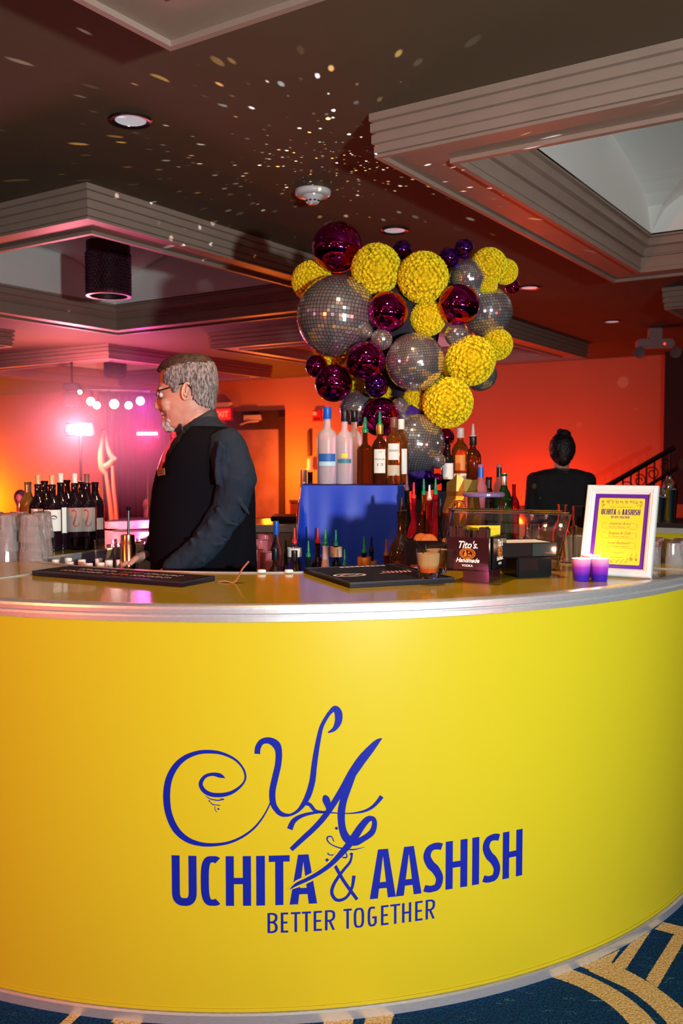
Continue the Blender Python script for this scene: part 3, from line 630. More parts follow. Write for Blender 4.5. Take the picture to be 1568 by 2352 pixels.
riser('display box under the dark navy cloth at the right of the back bar', 'dark navy cloth draped over the rear box', at(1008, 1130, 4.1).x, at(1122, 1130, 4.1).x, 4.12, 4.36, TZ, at(1060, 1128, 4.12).z, NAVYC, 5)
riser('low display box behind the clear pitcher', 'dark navy cloth draped over the low box behind the pitcher', at(1062, 1130, 3.8).x, at(1205, 1130, 3.8).x, 3.80, 4.05, TZ, 1.08, NAVYC, 8)

# ------------------------------------------------------------------ bottles
GL = {
 'wine': mat('dark_wine_glass', (.010, .004, .008), .06, coat=.4), 'dark': mat('near_black_glass', (.006, .006, .006), .06, coat=.3),
 'green': mat('green_glass', (.01, .06, .02), .06, coat=.4), 'amber': mat('amber_liquor', (.62, .20, .03), .03, trans=.9, ior=1.36),
 'deep': mat('deep_amber_liquor', (.14, .03, .006), .03, trans=.75, ior=1.36), 'clear': mat('clear_bottle', (.96, .96, .97), .03, trans=1, ior=1.35),
 'frost': mat('frosted_bottle', (.66, .55, .62), .32, trans=.35, ior=1.3), 'pink': mat('pink_glass', (.75, .25, .32), .08, trans=.6, ior=1.35),
 'gold': mat('pale_gold_wine', (.50, .40, .10), .05, trans=.6, ior=1.35), 'white': mat('matt_white_bottle', (.55, .52, .58), .35),
 'brown': mat('brown_round_bottle', (.035, .02, .012), .08, coat=.5), 'red': mat('red_liqueur', (.5, .01, .03), .05, trans=.5, ior=1.35)}
SH = {   # radius factor, height factor
 'wine': [(0, 0), (.92, 0), (1, .012), (1, .60), (.97, .66), (.80, .73), (.50, .79), (.40, .84), (.38, .96), (.43, .965), (.43, .985), (.38, 1), (0, 1)],
 'liquor': [(0, 0), (.92, 0), (1, .015), (1, .62), (.95, .68), (.72, .745), (.42, .79), (.34, .83), (.33, .97), (.38, .975), (.38, 1), (0, 1)],
 'vodka': [(0, 0), (.90, 0), (.95, .012), (1, .57), (.99, .63), (.80, .69), (.42, .735), (.34, .77), (.33, .99), (.36, 1), (0, 1)],
 'squat': [(0, 0), (.9, 0), (1, .03), (1.0, .42), (.96, .55), (.78, .68), (.45, .76), (.28, .80), (.27, .97), (.31, 1), (0, 1)],
 'square': [(0, 0), (.95, 0), (1, .01), (1, .66), (.92, .71), (.5, .755), (.36, .79), (.35, .98), (.4, 1), (0, 1)],
 'cone': [(0, 0), (.95, 0), (1, .02), (.95, .2), (.7, .45), (.45, .68), (.33, .82), (.30, .97), (.34, 1), (0, 1)],
 'beer': [(0, 0), (.92, 0), (1, .02), (1, .55), (.9, .63), (.5, .75), (.40, .82), (.37, .97), (.42, 1), (0, 1)]}
CAPM = lambda c: mat('cap_%s' % c, {'blue': (.01, .10, .55), 'black': (.008, .008, .01), 'green': (.0, .22, .10), 'red': (.6, .02, .02), 'gold': (.6, .38, .08), 'brown': (.16, .08, .06), 'white': (.8, .78, .75), 'silver': (.7, .7, .72), 'cork': (.60, .42, .24), 'darkcork': (.20, .09, .08), 'clearcap': (.6, .5, .5)}[c], .35, .8 if c in ('gold', 'silver') else 0.0)
def curve_patch(bm, R, a0, a1, z0, z1, n=10):
    prev = None
    for k in range(n+1):
        a = a0+(a1-a0)*k/n; v = [bm.verts.new((R*math.cos(a), R*math.sin(a), z)) for z in (z0, z1)]
        if prev: bm.faces.new((prev[0], v[0], v[1], prev[1]))
        prev = v
def bottle(base, H, R, shape, glass, label, cap=None, labs=(), spout=None, foil=None, group=None, cat='bottle', name='liquor_bottle', face=None, seg=24):
    """labs: (z0 fraction, z1 fraction, half angle, material, optional text, ink)"""
    t = thing(name, label, cat, base, 0, group); prof = [(r*R, z*H) for r, z in SH[shape]]
    s_ = 4 if shape == 'square' else seg
    M = Matrix.Rotation(PI/4+.25, 4, 'Z') if shape == 'square' else None
    bm = B(); lathe(bm, prof, s_, M=M)
    if shape == 'square': bmesh.ops.bevel(bm, geom=[e for e in bm.edges if abs((e.verts[0].co-e.verts[1].co).z) > .001 and min(e.verts[0].co.xy.length, e.verts[1].co.xy.length) > .001], offset=R*.18, segments=3, affect='EDGES')
    o = obj('body', bm, GL[glass], t, shape != 'square')
    fa_ = math.atan2(-base[1], -base[0]) if face is None else face
    for lb in labs:
        z0, z1, ha, m_ = lb[:4]; bm = B(); rr = R*1.012 if shape != 'square' else R*.86
        curve_patch(bm, rr, fa_-ha, fa_+ha, z0*H, z1*H); lo_ = obj('label', bm, m_, t, True, recalc=False)
        if len(lb) > 4:
            bm = B(); hh = (z1-z0)*H
            for q, (txt, fy, fs) in enumerate(lb[4]):
                text_bm(bm, txt, lambda x, y: Vector((rr*1.012*math.cos(fa_+x/rr), rr*1.012*math.sin(fa_+x/rr), y)), fs*hh, 0, z0*H+fy*hh, width=min(2*ha*rr*.85, fs*hh*len(txt)*.8))
            obj('label_print', bm, lb[5] if len(lb) > 5 else INK, lo_, recalc=False)
    nr = prof[-2][0]
    if foil: bm = B(); lathe(bm, [(nr*1.08, H*.80), (nr*1.03, H*.985), (nr*1.0, H*1.004), (0, H*1.004)], 20); obj('foil', bm, CAPM(foil), t, True)
    if cap in ('cork', 'darkcork', 'white') and name == 'wine_bottle':
        bm = B(); lathe(bm, [(0, H*.99), (nr*.72, H*.99), (nr*.78, H+.034), (nr*.7, H+.037), (0, H+.037)], 14); obj('cork', bm, CAPM(cap), t, True)
    elif cap:
        bm = B(); lathe(bm, [(nr*1.15, H*.86), (nr*1.2, H*.865), (nr*1.15, H*.985), (nr*1.2, H+.002), (nr*1.1, H+.006), (0, H+.006)], 20); obj('cap', bm, CAPM(cap), t, True)
    if spout:
        bm = B(); lathe(bm, [(nr*.9, H-.004), (nr*.95, H+.010), (nr*.55, H+.016), (nr*.52, H+.03), (nr*.30, H+.062), (0, H+.062)], 12); obj('pour_spout', bm, CAPM(spout), t, True)
    return t
def place(px, ytop, d, zb, width_px, shape, glass, label, extra=0.0, **k):
    p = at(px, ytop, d); R = width_px/2/FPX*d; return bottle((p.x, p.y, zb), p.z-zb-extra, R, shape, glass, label, **k)
W, CR_ = WHTLAB, CREAMLAB
ZR = at(800, 1113, 3.86).z
VB = mat('vodka_blue_print', (.02, .12, .45), .5); VL = mat('vodka_lightblue_print', (.45, .68, .85), .5); VY = mat('vodka_lemon_print', (.8, .65, .05), .5); VG = mat('vodka_teal_print', (.05, .2, .28), .5)
gp = 'liquor bottles on the blue riser'
t = place(751, 938, 3.97, ZR, 47, 'vodka', 'frost', 'tall frosted bottle with blue cap and blue print, leftmost on the blue riser', cap='blue', labs=((.30, .40, .9, VB), (.24, .295, .9, VL)), group=gp)
t = place(791, 945, 3.97, ZR, 42, 'vodka', 'frost', 'frosted bottle with black cap and lemon print on the blue riser', cap='black', labs=((.36, .42, .35, VY), (.29, .345, .8, VG)), group=gp)
place(813, 946, 4.13, ZR, 40, 'vodka', 'frost', 'frosted bottle with black cap behind the lemon-print bottle', cap='black', group=gp)
place(838, 962, 3.96, ZR, 44, 'square', 'deep', 'square dark whisky bottle with slanted black label and green spout', labs=(), extra=.055, spout='green', group=gp)

place(872, 952, 3.97, ZR, 37, 'liquor', 'deep', 'whisky bottle with tall white label, gold neck and green tip', extra=.05, cap='gold', spout='green', labs=((.19, .60, .75, W, [('THE', .86, .07), ('MACALLAN', .55, .11), ('12', .30, .16), ]),), group=gp)
place(904, 962, 3.97, ZR, 37, 'liquor', 'amber', 'amber whisky bottle with brown cap, white upper label and cream lower label', cap='brown', labs=((.37, .62, .72, W, [("DEWAR'S", .5, .2)]), (.13, .29, .8, CR_)), group=gp)
place(921, 966, 4.07, ZR, 34, 'liquor', 'amber', 'amber bottle with white stopper and narrow white label, rightmost on the blue riser', cap='white', labs=((.15, .55, .9, W),), group=gp)
# left of the riser
place(697, 1082, 4.33, TZ, 34, 'liquor', 'pink', 'rose-coloured bottle with silver cap left of the blue cloth', cap='silver')
place(712, 1087, 4.36, TZ, 26, 'liquor', 'dark', 'dark bottle with black cap half hidden left of the blue cloth', cap='black')
# right navy riser
gp = 'liquor bottles on the rear navy riser'; ZN = at(1060, 1128, 4.12).z
place(1057, 986, 4.2, ZN, 39, 'liquor', 'amber', 'amber bottle with clear stopper and pale lower label on the rear riser', cap='clearcap', labs=((.12, .28, .8, WHTLAB), (.33, .58, .6, mat('orange_label', (.55, .2, .03), .5))), group=gp)
place(1086, 985, 4.2, ZN, 38, 'liquor', 'deep', 'dark amber bottle with black neck and clear spout on the rear riser', extra=.04, cap='black', spout='clearcap', group=gp)
place(1029, 1022, 4.2, ZN, 30, 'liquor', 'dark', 'dark bottle with a white label edge beside the lowest mirror ball', labs=((.25, .6, .9, W),), group=gp)
# low box: wine bottle necks
gp = 'bottles on the low box behind the pitcher'
for px, yt, wd, fo, gl_, lab in ((1076, 1100, 36, 'black', 'green', 'green wine bottle with dark neck, leftmost on the low box'), (1090, 1108, 34, 'green', 'green', 'green bottle with yellow neck ring behind the pitcher'), (1104, 1067, 34, 'blue', 'pink', 'tall bottle with bright blue foil neck behind the pitcher'), (1122, 1096, 36, 'black', 'dark', 'dark bottle with matt black foil neck behind the pitcher'), (1146, 1067, 30, 'black', 'pink', 'tall pale bottle with glossy black neck at the back right'), (1157, 1088, 36, 'silver', 'green', 'green bottle with silver and yellow neck foil at the right')):
    place(px, yt, 3.86 if px != 1146 else 3.98, 1.082, wd, 'wine', gl_, lab, foil=fo, group=gp, name='wine_bottle')
place(1180, 1112, 3.93, 1.082, 26, 'liquor', 'red', 'slim red bottle at the right end of the low box', group=gp)
gb = thing('foil_gift_bag', 'crumpled gold foil bag between the spout bottles and the pitcher', 'bag')
bm = B(); p0 = at(1062, 1100, 3.62)
for j in range(9):
    pass
gx = [[None]*13 for _ in range(9)]; rnd = random.Random(4)
for j in range(9):
    for i in range(12):
        a = 2*PI*i/12; rr = .045+.008*rnd.uniform(-1, 1)+(.012*math.sin(j*1.3) if j < 8 else 0)
        gx[j][i] = bm.verts.new((p0.x+rr*math.cos(a)*1.3, p0.y+rr*math.sin(a), TZ+(p0.z-TZ)*j/8+(rnd.uniform(-.02, .02) if j == 8 else 0)))
for j in range(8):
    for i in range(12): bm.faces.new((gx[j][i], gx[j][(i+1) % 12], gx[j+1][(i+1) % 12], gx[j+1][i]))
bm.faces.new([gx[0][i] for i in range(12)]); obj('bag_body', bm, mat('gold_foil', (.62, .42, .10), .28, .85), gb)
bm = B(); tube(bm, [(p0.x-.04, p0.y, p0.z-.04), (p0.x, p0.y-.05, p0.z-.05), (p0.x+.04, p0.y-.01, p0.z-.045)], .004, 6); obj('tie', bm, CAPM('gold'), gb)
# spout bottles, right
gp = 'pour-spout bottles right of the blue cloth'
place(922, 1150, 3.52, TZ, 58, 'liquor', 'brown', 'big dark bottle with gold lettering beside the blue cloth', labs=((.36, .56, .85, mat('dark_label', (.05, .02, .015), .4), [('PERFECT', .45, .35)], mat('gold_ink', (.6, .38, .1), .3, .8)),), extra=.05, spout='black', group=gp)
place(967, 1150, 3.50, TZ, 66, 'liquor', 'deep', 'big dark red whiskey bottle with pink-lit label behind the cocktails', labs=((.34, .60, .8, mat('red_label', (.35, .06, .08), .35)),), extra=.04, group=gp)
for px, yt, d_, gl_, sp_, lab in ((950, 1112, 3.68, 'red', 'red', 'bottle with a red spout, leftmost behind the big whiskey'), (973, 1104, 3.70, 'amber', 'green', 'bottle with a tall green spout behind the big whiskey'), (986, 1118, 3.78, 'red', 'white', 'red bottle with white cap between two green spouts'), (1000, 1103, 3.66, 'red', 'green', 'red bottle with a tall green spout right of the big whiskey'), (1011, 1150, 3.5, 'dark', 'black', 'dark bottle with white label just left of the clear bin'), (934, 1095, 3.8, 'dark', 'brown', 'dark bottle with brown spout against the blue cloth edge')):
    place(px, yt, d_, TZ, 32, 'liquor', gl_, lab, extra=.055, spout=sp_, labs=((.3, .55, .8, W),) if px in (986, 1011) else (), group=gp)
# left well
gp = 'pour-spout bottles in front of the blue cloth'
OR = mat('orange_label', (1, 1, 1)); 
row = [(634, 1200, 3.75, 28, 'liquor', 'clear', 'clear bottle with bright blue cap left of the cloth', dict(cap='blue')),
 (676, 1216, 3.7, 34, 'liquor', 'clear', 'bottle with orange-red spout and white collar label', dict(extra=.055, spout='red', labs=((.80, .93, 3.1, W),))),
 (656, 1246, 3.8, 26, 'liquor', 'dark', 'dark bottle with tiny black spout beside the red spout', dict(extra=.05, spout='black')),
 (708, 1246, 3.6, 30, 'liquor', 'green', 'green bottle with short green spout at the cloth corner', dict(extra=.055, spout='green')),
 (729, 1216, 3.7, 32, 'liquor', 'wine', 'dark bottle with dull red spout', dict(extra=.055, spout='red')),
 (747, 1220, 3.5, 46, 'cone', 'white', 'cone-shaped matt white bottle with green spout', dict(extra=.055, spout='green')),
 (771, 1221, 3.6, 30, 'liquor', 'dark', 'dark bottle with green spout and beige neck label', dict(extra=.055, spout='green', labs=((.84, .985, 3.1, CR_),))),
 (791, 1266, 3.5, 28, 'liquor', 'dark', 'short dark bottle with small green spout', dict(extra=.055, spout='green')),
 (836, 1237, 3.6, 32, 'liquor', 'dark', 'bottle with grey-green spout and glowing orange label', dict(extra=.055, spout='green', labs=((.66, .93, 3.1, OR),))),
 (853, 1236, 3.72, 30, 'liquor', 'dark', 'bottle with black spout and grey label right of the orange label', dict(extra=.055, spout='black', labs=((.62, .85, 3.1, mat('grey_label', (.22, .16, .17), .5)),))),
 (887, 1243, 3.55, 34, 'liquor', 'deep', 'bottle with brown spout and cream label at the mat', dict(extra=.055, spout='brown', labs=((.52, .76, 1.2, CR_),))),
 (632, 1263, 3.42, 44, 'squat', 'brown', 'round dark brown bottle with black cap next to the bartender', dict(cap='black')),
 (676, 1268, 3.42, 40, 'squat', 'brown', 'squat dark bottle with a pale label behind the counter edge', dict(cap='black', labs=((.2, .5, .9, CR_),)))]
for px, yt, d_, wd, shp, gl_, lab, kw in row: place(px, yt, d_, TZ, wd, shp, gl_, lab, group=gp, **kw)
# crystal glasses pink-lit left of the well
for k, (px, yt, d_) in enumerate(((597, 1240, 3.7), (607, 1228, 3.85), (588, 1262, 3.62), (618, 1268, 3.6))):
    p = at(px, yt, d_); t = thing('stemmed_glass', ('crystal stem glass nearest the bartender', 'tall crystal glass behind the bartender', 'low crystal glass at the bartender\'s back', 'crystal glass beside the round brown bottle')[k], 'glass', (p.x, p.y, TZ), 0, 'crystal glasses behind the bartender')
    H = p.z-TZ; bm = B(); lathe(bm, [(0, 0), (.034, 0), (.032, .006), (.006, .014), (.006, H*.45), (.03, H*.55), (.036, H*.72), (.032, H), (.0305, H), (.034, H*.72), (.028, H*.56), (0, H*.5)], 24); obj('glass_bowl', bm, GL['pink'], t, True)

# ================================================================== MIRROR BALL SCULPTURE
CD = 4.22
def mirror_mesh(rings, seed):
    rnd = random.Random(seed); bm = B()
    for i in range(rings):
        t0, t1 = PI*i/rings, PI*(i+1)/rings; tm = (t0+t1)/2; n = max(4, int(2*rings*math.sin(tm)+.5)); g = .075*PI/rings
        for k in range(n):
            a0, a1 = 2*PI*(k+.075)/n, 2*PI*(k+.925)/n
            c = Vector((math.sin(tm)*math.cos((a0+a1)/2), math.sin(tm)*math.sin((a0+a1)/2), math.cos(tm)))
            M = Matrix.Rotation(rnd.gauss(0, .035), 3, Vector((rnd.gauss(0, 1), rnd.gauss(0, 1), rnd.gauss(0, 1))).normalized())
            P = [Vector((math.sin(t)*math.cos(a), math.sin(t)*math.sin(a), math.cos(t))) for t, a in ((t0+g, a0), (t1-g, a0), (t1-g, a1), (t0+g, a1))]
            P = [p - c*(p.dot(c)-math.cos(PI/rings/2)) for p in P]
            bm.faces.new([bm.verts.new(c + M @ (p-c)) for p in P])
    me = bpy.data.meshes.new('mirror_tiles'); bm.to_mesh(me); bm.free(); me.materials.append(MIRROR); return me
MM = {30: mirror_mesh(34, 1), 22: mirror_mesh(26, 2), 12: mirror_mesh(14, 3)}
bm = B(); bmesh.ops.create_uvsphere(bm, u_segments=32, v_segments=20, radius=1)
CORE = bpy.data.meshes.new('ball_core'); bm.to_mesh(CORE); bm.free(); CORE.materials.append(mat('grout_dark', (.02, .02, .025), .5))
def sph_mesh(m):
    bm = B(); bmesh.ops.create_uvsphere(bm, u_segments=64, v_segments=40, radius=1); me = bpy.data.meshes.new('mirror_sphere'); bm.to_mesh(me); bm.free(); me.materials.append(m)
    for p in me.polygons: p.use_smooth = True
    return me
MP, MV = sph_mesh(PURPLE), sph_mesh(VIOLET)
def flower_mesh(seed, n=380):
    rnd = random.Random(seed); bm = B(); bmesh.ops.create_icosphere(bm, subdivisions=3, radius=.86)
    for k in range(n):
        z = 1-2*(k+.5)/n; r = math.sqrt(1-z*z); a = k*2.39996; c = Vector((r*math.cos(a), r*math.sin(a), z))
        c = (c+Vector((rnd.gauss(0, .03), rnd.gauss(0, .03), rnd.gauss(0, .03)))).normalized(); q = c.to_track_quat('Z', 'Y').to_matrix(); s = rnd.uniform(.85, 1.2)
        for (r0, r1, h0, h1, m) in ((.012, .05, .92, 1.02, 7), (.03, .09, .90, 1.01, 9), (.05, .12, .88, .96, 10)):
            vs = []; ph = rnd.random()*6
            for i in range(m):
                b = 2*PI*i/m+ph; j = .016*(1 if i % 2 else -1)+rnd.gauss(0, .010)
                vs.append((bm.verts.new(q @ Vector((r0*s*math.cos(b), r0*s*math.sin(b), h0))), bm.verts.new(q @ Vector((r1*s*math.cos(b)*(1+j*3), r1*s*math.sin(b)*(1+j*3), h1+j)))))
            for i in range(m): A, C = vs[i], vs[(i+1) % m]; bm.faces.new((A[0], A[1], C[1], C[0]))
    me = bpy.data.meshes.new('flower_ball'); bm.to_mesh(me); bm.free(); me.materials.append(FLOWER); return me
FM = [flower_mesh(s) for s in (1, 2)]
scu = thing('ball_sculpture', 'tall cluster of mirror balls, magenta balls and yellow flower balls on the back bar', 'centerpiece')
def inst(nm, me, c, r, parent, rot=None):
    o = bpy.data.objects.new(nm, me); COL.objects.link(o); o.location = c; o.scale = (r, r, r); o.parent = parent
    o.rotation_euler = rot or (random.uniform(-.3, .3), random.uniform(-.3, .3), random.uniform(0, 6)); return o
for px, py, r, dd in ((775, 727, 93, 0), (953, 832, 67, -.10), (1075, 640, 44, .02), (1118, 716, 58, .06), (1048, 769, 27, -.08), (838, 761, 18, -.12), (876, 779, 25, -.12), (822, 938, 42, .04), (919, 932, 20, -.04), (952, 1018, 69, -.02), (1103, 860, 38, .10), (1005, 1058, 19, -.06), (925, 958, 13, -.02)):
    k = 30 if r > 60 else (22 if r > 35 else 12); c = at(px, py, CD+dd); R = r/FPX*(CD+dd)
    o = bpy.data.objects.new('disco_ball', CORE); COL.objects.link(o); o.parent = scu; o.location = c; rr = R*math.cos(PI/{30: 34, 22: 26, 12: 14}[k])*.985; o.scale = (rr, rr, rr)
    o.rotation_euler = (random.uniform(-.12, .12), random.uniform(-.12, .12), random.uniform(0, 6))
    q = bpy.data.objects.new('mirror_tiles', MM[k]); COL.objects.link(q); q.parent = o; q.scale = (R/rr,)*3; tag(q, kind='stuff')
for px, py, r, dd, m in ((774, 567, 57, .05, MP), (890, 716, 46, -.12, MP), (1054, 700, 47, -.10, MP), (840, 829, 45, -.13, MP), (766, 880, 43, -.02, MP), (727, 841, 26, .08, MP), (873, 957, 45, -.04, MP), (864, 886, 27, -.10, MV), (924, 574, 22, .02, MV), (1066, 571, 23, -.02, MV), (1030, 592, 23, 0, MV), (1176, 658, 17, .12, MP), (1023, 1004, 20, .08, MP), (985, 778, 16, .10, MP), (984, 1094, 13, -.03, MV), (1004, 1100, 13, -.02, MP), (900, 900, 22, .10, MP), (1016, 1035, 18, .09, MP)):
    inst('magenta_ball' if m is MP else 'violet_ball', m, at(px, py, CD+dd), r/FPX*(CD+dd), scu)
for i, (px, py, r, dd) in enumerate(((864, 618, 57, -.03), (971, 637, 58, -.07), (983, 730, 41, -.03), (716, 646, 46, .14), (1122, 612, 42, .02), (1160, 624, 29, .04), (1118, 655, 24, 0), (1080, 828, 57, -.06), (1028, 925, 58, -.08), (1141, 791, 36, .04), (905, 752, 42, .06), (760, 803, 42, .14), (820, 868, 42, .12), (956, 918, 32, .02), (895, 895, 34, .12), (915, 680, 40, .12), (1020, 870, 40, .12), (1020, 650, 45, .16))):
    inst('flower_ball', FM[i % 2], at(px, py, CD+dd), r/FPX*(CD+dd)/1.02, scu)
DPUR = mat('purple_fabric', (.045, .008, .20), .6, bump=.5, noise_scale=25)
bm = B(); prof = []
for px, py, r in ((960, 1125, 40), (960, 1085, 36), (965, 1000, 32), (945, 930, 36), (935, 850, 60), (925, 740, 85), (925, 650, 85), (930, 610, 40)):
    prof.append((at(px, py, CD+.06), r/FPX*CD))
rings_ = []
for p, r in prof: rings_.append([bm.verts.new((p.x+r*math.cos(a)*(1+.08*math.sin(5*a)), p.y+.55*r*math.sin(a), p.z)) for a in [2*PI*k/24 for k in range(24)]])
for A, C in zip(rings_, rings_[1:]):
    for k in range(24): bm.faces.new((A[k], A[(k+1) % 24], C[(k+1) % 24], C[k]))
bm.faces.new(rings_[0]); bm.faces.new(rings_[-1]); obj('inner_core', bm, mat('core_dark', (.015, .008, .02), .8), scu, True)
p = at(962, 1120, CD+.04)
bm = B(); lathe(bm, [(0, 0), (.055, 0), (.055, .02), (.035, .03), (.035, p.z-TZ+.1), (0, p.z-TZ+.1)], 24, (p.x, p.y, TZ)); obj('stand', bm, BLKM, scu)
for q, (px, py) in enumerate(((945, 958), (950, 1092), (935, 1100), (968, 1100), (955, 1075))):
    bm = B(); ball(bm, at(px, py, CD-.02), .045, 8, 6, sc=(1, .6, 1.1))
    for v in bm.verts: v.co += Vector((random.gauss(0, .006), random.gauss(0, .006), random.gauss(0, .008)))
    obj('crumpled_fabric', bm, DPUR, scu)

# ================================================================== ON THE COUNTER
Z = 1.0692
# wine bottles
gp = 'wine bottles on the left of the counter'
REDV = mat('label_red_ink', (.30, .02, .02), .5); GREYL = mat('label_greige', (.30, .24, .22), .6)
def place_w(px, yc, d, glass, cap, label, **k):
    p = at(px, yc, d); return bottle((p.x, p.y, Z), p.z-Z-(.037 if cap else 0), .037, 'wine', glass, label, cap=cap, group=gp, name='wine_bottle', **k)
place_w(64, 1107, 3.96, 'gold', None, 'pale white-wine bottle with silver foil, leftmost and behind the reds', foil='silver', labs=((.1, .45, 1.0, W),))
place_w(87, 1091, 3.80, 'wine', 'cork', 'red-wine bottle with tan cork and white label, leftmost of the reds', labs=((.33, .62, .9, W),))
t = place_w(119, 1091, 3.70, 'wine', 'cork', 'red-wine bottle with white label showing a small bird drawing', labs=((.30, .62, 1.0, W),))
bm = B(); lb = [c for c in t.children if c.name.startswith('label')][0]; fa_ = math.atan2(-t.location.y, -t.location.x)
cyl2 = lambda R: (lambda x, y: Vector((R*math.cos(fa_+x/R), R*math.sin(fa_+x/R), y)))
strip(bm, ribbon2d([(-.016, .128, .001), (-.006, .136, .003), (.004, .141, .004), (.014, .136, .005), (.018, .128, .001)], 6), cyl2(.0379)); strip(bm, ribbon2d([(-.010, .126, .001), (0, .130, .003), (.012, .127, .002)], 6), cyl2(.0379))
obj('label_print', bm, INK, lb, recalc=False)
place_w(139, 1087, 3.76, 'wine', 'white', 'red-wine bottle with white cork and bluish-white label beside the bird label', labs=((.25, .63, .9, W),))
tv_ = []
for px, cap, d_, lab, ink in ((171, 'white', 3.76, 'red-wine bottle with white cork and greige label with a dark red swirl', 1), (199, 'darkcork', 3.78, 'red-wine bottle with dark cork and greige label with a dark red swirl', 1), (218, None, 3.88, 'corkless dark wine bottle, rightmost of the wines, with small label', 0)):
    t = place_w(px, 1088 if cap else 1107, d_, 'wine', cap, lab, labs=((.27, .63, 1.0, GREYL),) if ink else ((.27, .45, 1.0, GREYL),))
    if ink:
        lb = [c for c in t.children if c.name.startswith('label')][0]; fa_ = math.atan2(-t.location.y, -t.location.x); bm = B()
        strip(bm, ribbon2d([(-.014, .155, .003), (-.004, .160, .006), (.004, .150, .006), (0, .125, .007), (-.006, .105, .006), (.002, .094, .005), (.012, .10, .004), (.016, .112, .002)], 6), cyl2(.0379)); obj('label_print', bm, REDV, lb, recalc=False)
for px, yt, d_, lab in ((102, 1104, 3.92, 'dark wine bottle standing behind, between the two tan corks'), (153, 1102, 3.92, 'dark wine bottle standing behind the white-cork bottles'), (185, 1106, 3.94, 'dark wine bottle standing behind the swirl labels')):
    place_w(px, yt, d_, 'wine', None, lab)
# stacked tumblers, left
TMB = None
def tumbler_mesh():
    bm = B(); n = 24; rows = []
    for r, z, fl in ((.030, 0, 0), (.033, .004, .10), (.037, .050, .10), (.039, .062, 0), (.042, .098, 0), (.0395, .098, 0), (.037, .062, 0), (.034, .045, .06), (.031, .010, .0)):
        rows.append([bm.verts.new((r*(1-fl*(k % 2))*math.cos(2*PI*k/n), r*(1-fl*(k % 2))*math.sin(2*PI*k/n), z)) for k in range(n)])
    for A, C in zip(rows, rows[1:]):
        for k in range(n): bm.faces.new((A[k], A[(k+1) % n], C[(k+1) % n], C[k]))
    bm.faces.new(rows[0]); bm.faces.new(rows[-1])
    me = bpy.data.meshes.new('clear_tumbler'); bmesh.ops.recalc_face_normals(bm, faces=bm.faces); bm.to_mesh(me); bm.free(); me.materials.append(TGLASS); return me
TMB = tumbler_mesh()
base0 = onz(78, 1290, Z)
for row_ in range(3):
    for col in range(4):
        for lv in range(3):
            o = bpy.data.objects.new('clear_tumbler', TMB); COL.objects.link(o)
            o.location = (base0.x-.018-col*.089+random.gauss(0, .003)-row_*.01, base0.y+.03+row_*.088+random.gauss(0, .003), Z+.0985+lv*.034)
            o.rotation_euler = (PI+random.gauss(0, .02), random.gauss(0, .02), random.random()*6)
            nm = ('bottom', 'middle', 'top')[lv]; rn = ('front', 'middle', 'back')[row_]; cn = ('right-hand', 'second', 'third', 'fourth')[col]
            tag(o, 'upside-down clear tumbler, %s in the %s stack of the %s row, at left' % (nm, cn, rn), 'glass', 'stacked clear tumblers on the left of the counter')
# bar mats
RUB = mat('black_rubber', (.014, .011, .013), .5); 
def mat_thing(name, label, p0, p1, p2, prints):
    """p0 near corner, p1 along the long side, p2 along the other side"""
    ex_ = (p1-p0); ey_ = (p2-p0); L, Wd = ex_.length, ey_.length; ex_.normalize(); ey_ = Vector((-ex_.y, ex_.x, 0)) if ey_.cross(ex_).z < 0 else Vector((ex_.y, -ex_.x, 0))
    t = thing(name, label, 'bar mat', (p0.x, p0.y, Z+.0006), math.atan2(ex_.y, ex_.x)); sgn = 1 if ey_.dot(Vector((-ex_.y, ex_.x, 0))) > 0 else -1
    bm = B(); box(bm, (L/2, sgn*Wd/2, .005), (L, Wd, .010)); obj('mat_base', bm, RUB, t)
    for cx, cy, lx, ly in ((L/2, .003, L, .006), (L/2, Wd-.003, L, .006), (.003, Wd/2, .006, Wd-.012), (L-.003, Wd/2, .006, Wd-.012)): obj('edge_strip', bbox((cx, sgn*cy, .0075), (lx, ly, .015)), mat('mat_edge', (.02, .018, .03), .35), t)
    bm = B(); st = .0085; nx, ny = int((L-.02)/st), int((Wd-.02)/st)
    for i in range(nx):
        for j in range(ny): 
            x, y = .010+(i+.5)*st, sgn*(.010+(j+.5)*st); v = [bm.verts.new((x+a*.0022, y+b*.0022, .0100)) for a, b in ((-1, -1), (1, -1), (1, 1), (-1, 1))]; u = [bm.verts.new((x+a*.0015, y+b*.0015, .0145)) for a, b in ((-1, -1), (1, -1), (1, 1), (-1, 1))]
            bm.faces.new(u); [bm.faces.new((v[q], v[(q+1) % 4], u[(q+1) % 4], u[q])) for q in range(4)]
    tag(obj('rubber_nubs', bm, RUB, t, recalc=False), kind='stuff')
    prints(t, L, Wd, sgn); return t
MW = mat('mat_print_white', (.75, .72, .72), .5); MO = mat('mat_print_orange', (.75, .18, .03), .5)
